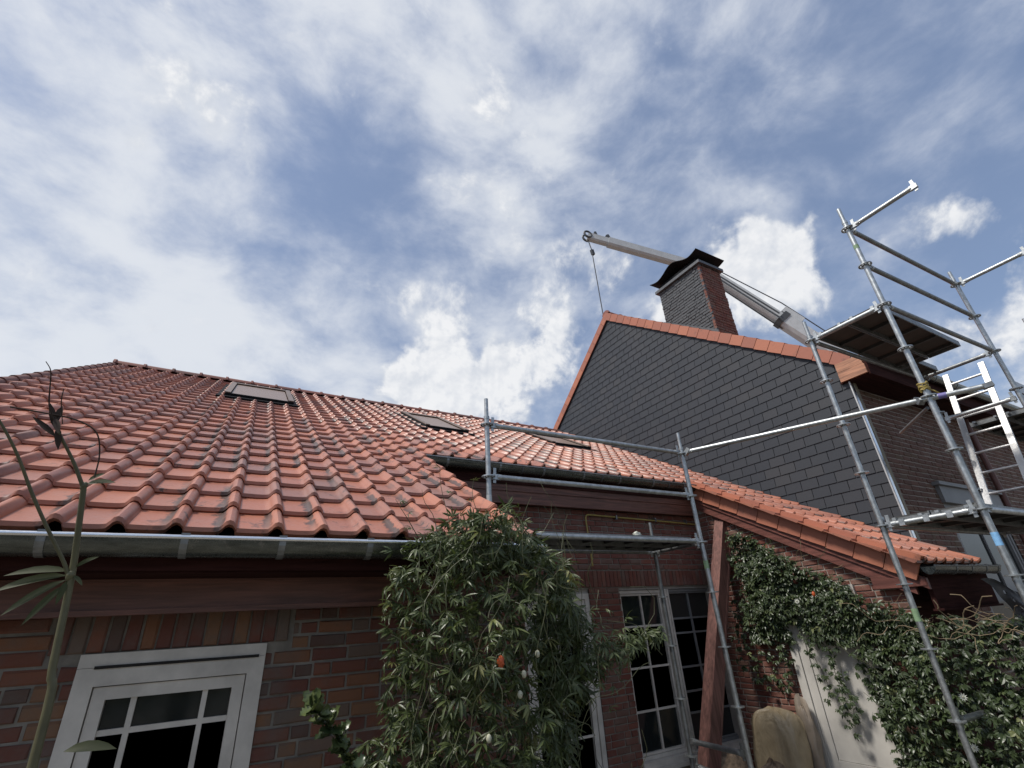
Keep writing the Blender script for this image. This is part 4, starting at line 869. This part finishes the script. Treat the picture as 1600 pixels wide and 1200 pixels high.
def flower(c, s, parent, nrm=(-.8, -.3, .2)):
    n_ = Vector(nrm).normalized(); u = n_.orthogonal().normalized(); v = n_.cross(u); mb = MB(); c = Vector(c)
    for k in range(10):
        a = k * .628; dv = u * math.cos(a) + v * math.sin(a); sv = n_.cross(dv); mb.add([c, c + dv * s * .5 - sv * s * .16 + n_ * .004, c + dv * s + n_ * .002, c + dv * s * .5 + sv * s * .16 + n_ * .004], [(0, 1, 2, 3)])
    f = mb.build('flower', M['petal'], parent); blob('flower_centre', M['cream'], f, tuple(c + n_ * .006), (.008, .008, .008), 3, 8, 6, 1, 0); return f
flower((WX - .20, 3.66, 1.64), .032, vine); flower((5.42, 2.28, .86), .032, vine); flower((5.40, 2.33, .52), .032, vine)
blob('fruit', M['orange'], vine, (WX - .19, 3.45, 1.70), (.018, .018, .028), 5, 10, 8, 1, .03)

# holly sprig
hol = empty('holly_sprig', (.6, 2.35, -.4), 'glossy holly sprig poking out left of the passion flower bush', 'sprig')
def holly(rv, seedk):
    mb = MB(); L, n = .055, 4; top = []; bot = []
    for k in range(n * 2 + 1):
        t_ = k / (n * 2); w_ = .017 * math.sin(math.pi * (t_ * .9 + .05)) * (1.35 if k % 2 else .8); top.append((t_ * L, w_, .006 if k % 2 else 0)); bot.append((t_ * L, -w_, .006 if k % 2 else 0))
    mid = [(k / (n * 2) * L, 0, -.003) for k in range(n * 2 + 1)]; m_ = n * 2 + 1
    mb.add(top + mid + bot, [(m_ + i, m_ + i + 1, i + 1, i) for i in range(m_ - 1)] + [(2 * m_ + i, 2 * m_ + i + 1, m_ + i + 1, m_ + i) for i in range(m_ - 1)], rv); return mb.mesh('leaf', M['holly'], 60)
HV = [holly(k / 3, k) for k in range(4)]; rr = random.Random(5); mb = MB(); ax = [Vector((.62, 2.32, 1.02)), Vector((.54, 2.30, 1.18)), Vector((.46, 2.28, 1.29)), Vector((.38, 2.26, 1.37))]
mb.path(ax, [.006, .005, .004, .002], 6); mb.build('stem', M['stem'], hol, 60)
for k in range(70):
    t_ = rr.random() ** .8 * 2.999; i = int(t_); q = ax[i].lerp(ax[i + 1], t_ - i); link(bpy.data.objects.new('leaf', HV[rr.randrange(4)]), hol, orient(q, (rr.gauss(-.2, .7), rr.gauss(-.4, .6), rr.gauss(.3, .6)), (rr.gauss(0, .4), -.5, .8), rr.uniform(.8, 1.25)))

# near passion flower shoot at the left edge of the view
sht = empty('passion_flower_shoot', (-.11, .69, -.4), 'tall slender passion flower shoot standing close before the gutter', 'shoot')
mb = MB(); mb.path([(-.10, .69, -.4), (-.108, .688, 1.0), (-.118, .684, 1.506), (-.126, .684, 1.585), (-.134, .684, 1.667), (-.139, .676, 1.71), (-.145, .667, 1.756)], [.0048, .0044, .0039, .0033, .0031, .0028, .0026], 10, sub=5)
mb.path([(-.145, .667, 1.754), (-.158, .660, 1.778), (-.170, .650, 1.797), (-.181, .642, 1.815)], [.0020, .0017, .0014, .0010], 8, sub=5)
mb.path([(-.238, .620, 1.83), (-.218, .633, 1.806), (-.200, .647, 1.778), (-.182, .660, 1.744), (-.162, .672, 1.71), (-.143, .681, 1.680), (-.134, .684, 1.662)], [.0010, .0012, .0014, .0016, .0017, .0018, .002], 8, sub=5)
for c_, r_ in (((-.135, .683, 1.668), .0040), ((-.145, .667, 1.756), .0032)): mb.path([Vector(c_) + Vector((k * .0006, 0, k * r_ * 1.3)) for k in (-1, -.6, 0, .6, 1)], [r_ * .5, r_ * .8, r_, r_ * .8, r_ * .45], 8, sub=3)
mb.build('stem', M['near_stem'], sht, 60)
mb = MB(); mb.path([(-.181, .642, 1.815), (-.188, .635, 1.830), (-.1905, .628, 1.845), (-.1915, .620, 1.857), (-.1935, .617, 1.864), (-.198, .614, 1.870)], [.0009, .0008, .0007, .0006, .0005, .0004], 6, sub=5)
mb.path([(-.175, .645, 1.815), (-.1795, .634, 1.835), (-.180, .628, 1.848)], .0005, 5, sub=5); mb.path([(-.138, .664, 1.765), (-.1395, .660, 1.79), (-.147, .652, 1.812), (-.166, .648, 1.822), (-.19, .640, 1.823), (-.215, .630, 1.822)], .0008, 6, sub=5)
mb.build('tendril', M['young'], sht, 60)
yl = [((-.181, .642, 1.812), (-.0, .2, 1), .024, .0065), ((-.179, .643, 1.808), (-.35, .0, .9), .030, .006), ((-.176, .646, 1.800), (-.7, 0, .6), .032, .006), ((-.178, .645, 1.812), (.25, .1, -.9), .026, .006), ((-.182, .642, 1.82), (.3, -.2, -.6), .022, .006)]
for c_, dv, L, wd in yl:
    q = MB(); leaflet(q, Vector(c_), Vector(dv), Vector((.2, -1, .3)).normalized(), L, wd, .05, .2); q.build('young_leaf', M['young'], sht, 60)
nl = [((-.137, .683, 1.672), (-.9, -.1, .18), .055, .013), ((-.137, .683, 1.668), (-1, -.15, -.02), .062, .014), ((-.137, .683, 1.664), (-.85, -.2, -.45), .058, .012), ((-.136, .683, 1.660), (-.6, -.2, -.75), .050, .010), ((-.134, .683, 1.675), (.55, -.2, .55), .026, .007), ((-.133, .683, 1.668), (.5, -.2, -.3), .018, .006), ((-.136, .683, 1.664), (-.12, -.2, -1), .028, .008),
      ((-.144, .667, 1.758), (.8, -.1, .35), .030, .010), ((-.143, .667, 1.762), (.55, -.1, .6), .018, .007), ((-.100, .69, 1.515), (.75, -.2, .2), .05, .014)]
for c_, dv, L, wd in nl:
    q = MB(); leaflet(q, Vector(c_), Vector(dv), Vector((.15, -.8, .6)).normalized(), L * .88, wd * .72, .35, .3, 4); q.build('leaf', M['near_leaf'], sht, 60)

# ------------------------------------------------------------------ unseen garden trees, added round the viewpoint to shade walls and mirror in panes
rr = random.Random(77); tm = MB(); tm.path([(0, 0, -.4), (.05, .02, 1.2), (-.04, .05, 2.6), (.02, 0, 4.2)], [.16, .13, .09, .03], 9, sub=3)
for k in range(9):
    a = k * 2.4; z = 1.3 + k * .3; tm.path([(0, 0, z), (math.cos(a) * .7, math.sin(a) * .7, z + .5), (math.cos(a) * 1.4, math.sin(a) * 1.3, z + 1.1)], [.05, .03, .012], 6, sub=3)
TRK = tm.mesh('trunk', M['dry_stem'], 60); cm = MB(); nc = 0
cl = [(rr.gauss(0, .95), rr.gauss(0, .8), rr.uniform(.4, 5.2)) for _ in range(46)]
for c in cl:
    for k in range(150):
        p = Vector(c) + Vector((rr.gauss(0, .38), rr.gauss(0, .38), rr.gauss(0, .33))); a = Vector((rr.gauss(0, 1), rr.gauss(0, 1), rr.gauss(-.2, .7))).normalized(); b2 = a.orthogonal().normalized(); q = rr.uniform(.07, .13)
        cm.add([p, p + a * q * .5 + b2 * q * .28, p + a * q, p + a * q * .5 - b2 * q * .28], [(0, 1, 2, 3)], rr.random() * .9)
CRW = cm.mesh('crown', M['leaf_dark'])
for i, (x, y, sc, rz) in enumerate(((-5.6, 2.6, .95, .3), (-5.9, -.2, 1.1, 1.2), (-5.0, -3.0, 1.0, 2.3), (-2.8, -4.6, 1.15, 3.3), (-.2, -5.0, 1.05, 4.0), (2.4, -4.7, 1.2, 5.1), (4.9, -4.6, 1.0, .7), (7.4, -4.4, 1.15, 1.9))):
    x, y = x * 1.45, y * 1.45
    mw = Matrix.Translation((x, y, 0)) @ Matrix.Rotation(rz, 4, 'Z') @ Matrix.Diagonal((1.15 * sc, 1.15 * sc, sc * .72, 1))
    e_ = bpy.data.objects.new('unseen_garden_tree', None); link(e_, None, Matrix.Translation((x, y, -.4))); tag(e_, ['unseen leafy tree left of the roof eaves, beside the gutter end', 'unseen leafy tree at the left edge of the garden', 'unseen leafy tree in the left rear garden corner', 'unseen broad leafy tree behind the tall shoot', 'unseen leafy tree facing the square window', 'unseen tallest leafy tree facing the passion flower bush', 'unseen leafy tree facing the long window', 'unseen leafy tree facing the scaffold tower'][i], 'tree', 'unseen garden trees round the viewpoint')
    link(bpy.data.objects.new('trunk', TRK), e_, mw); link(bpy.data.objects.new('crown', CRW), e_, mw)
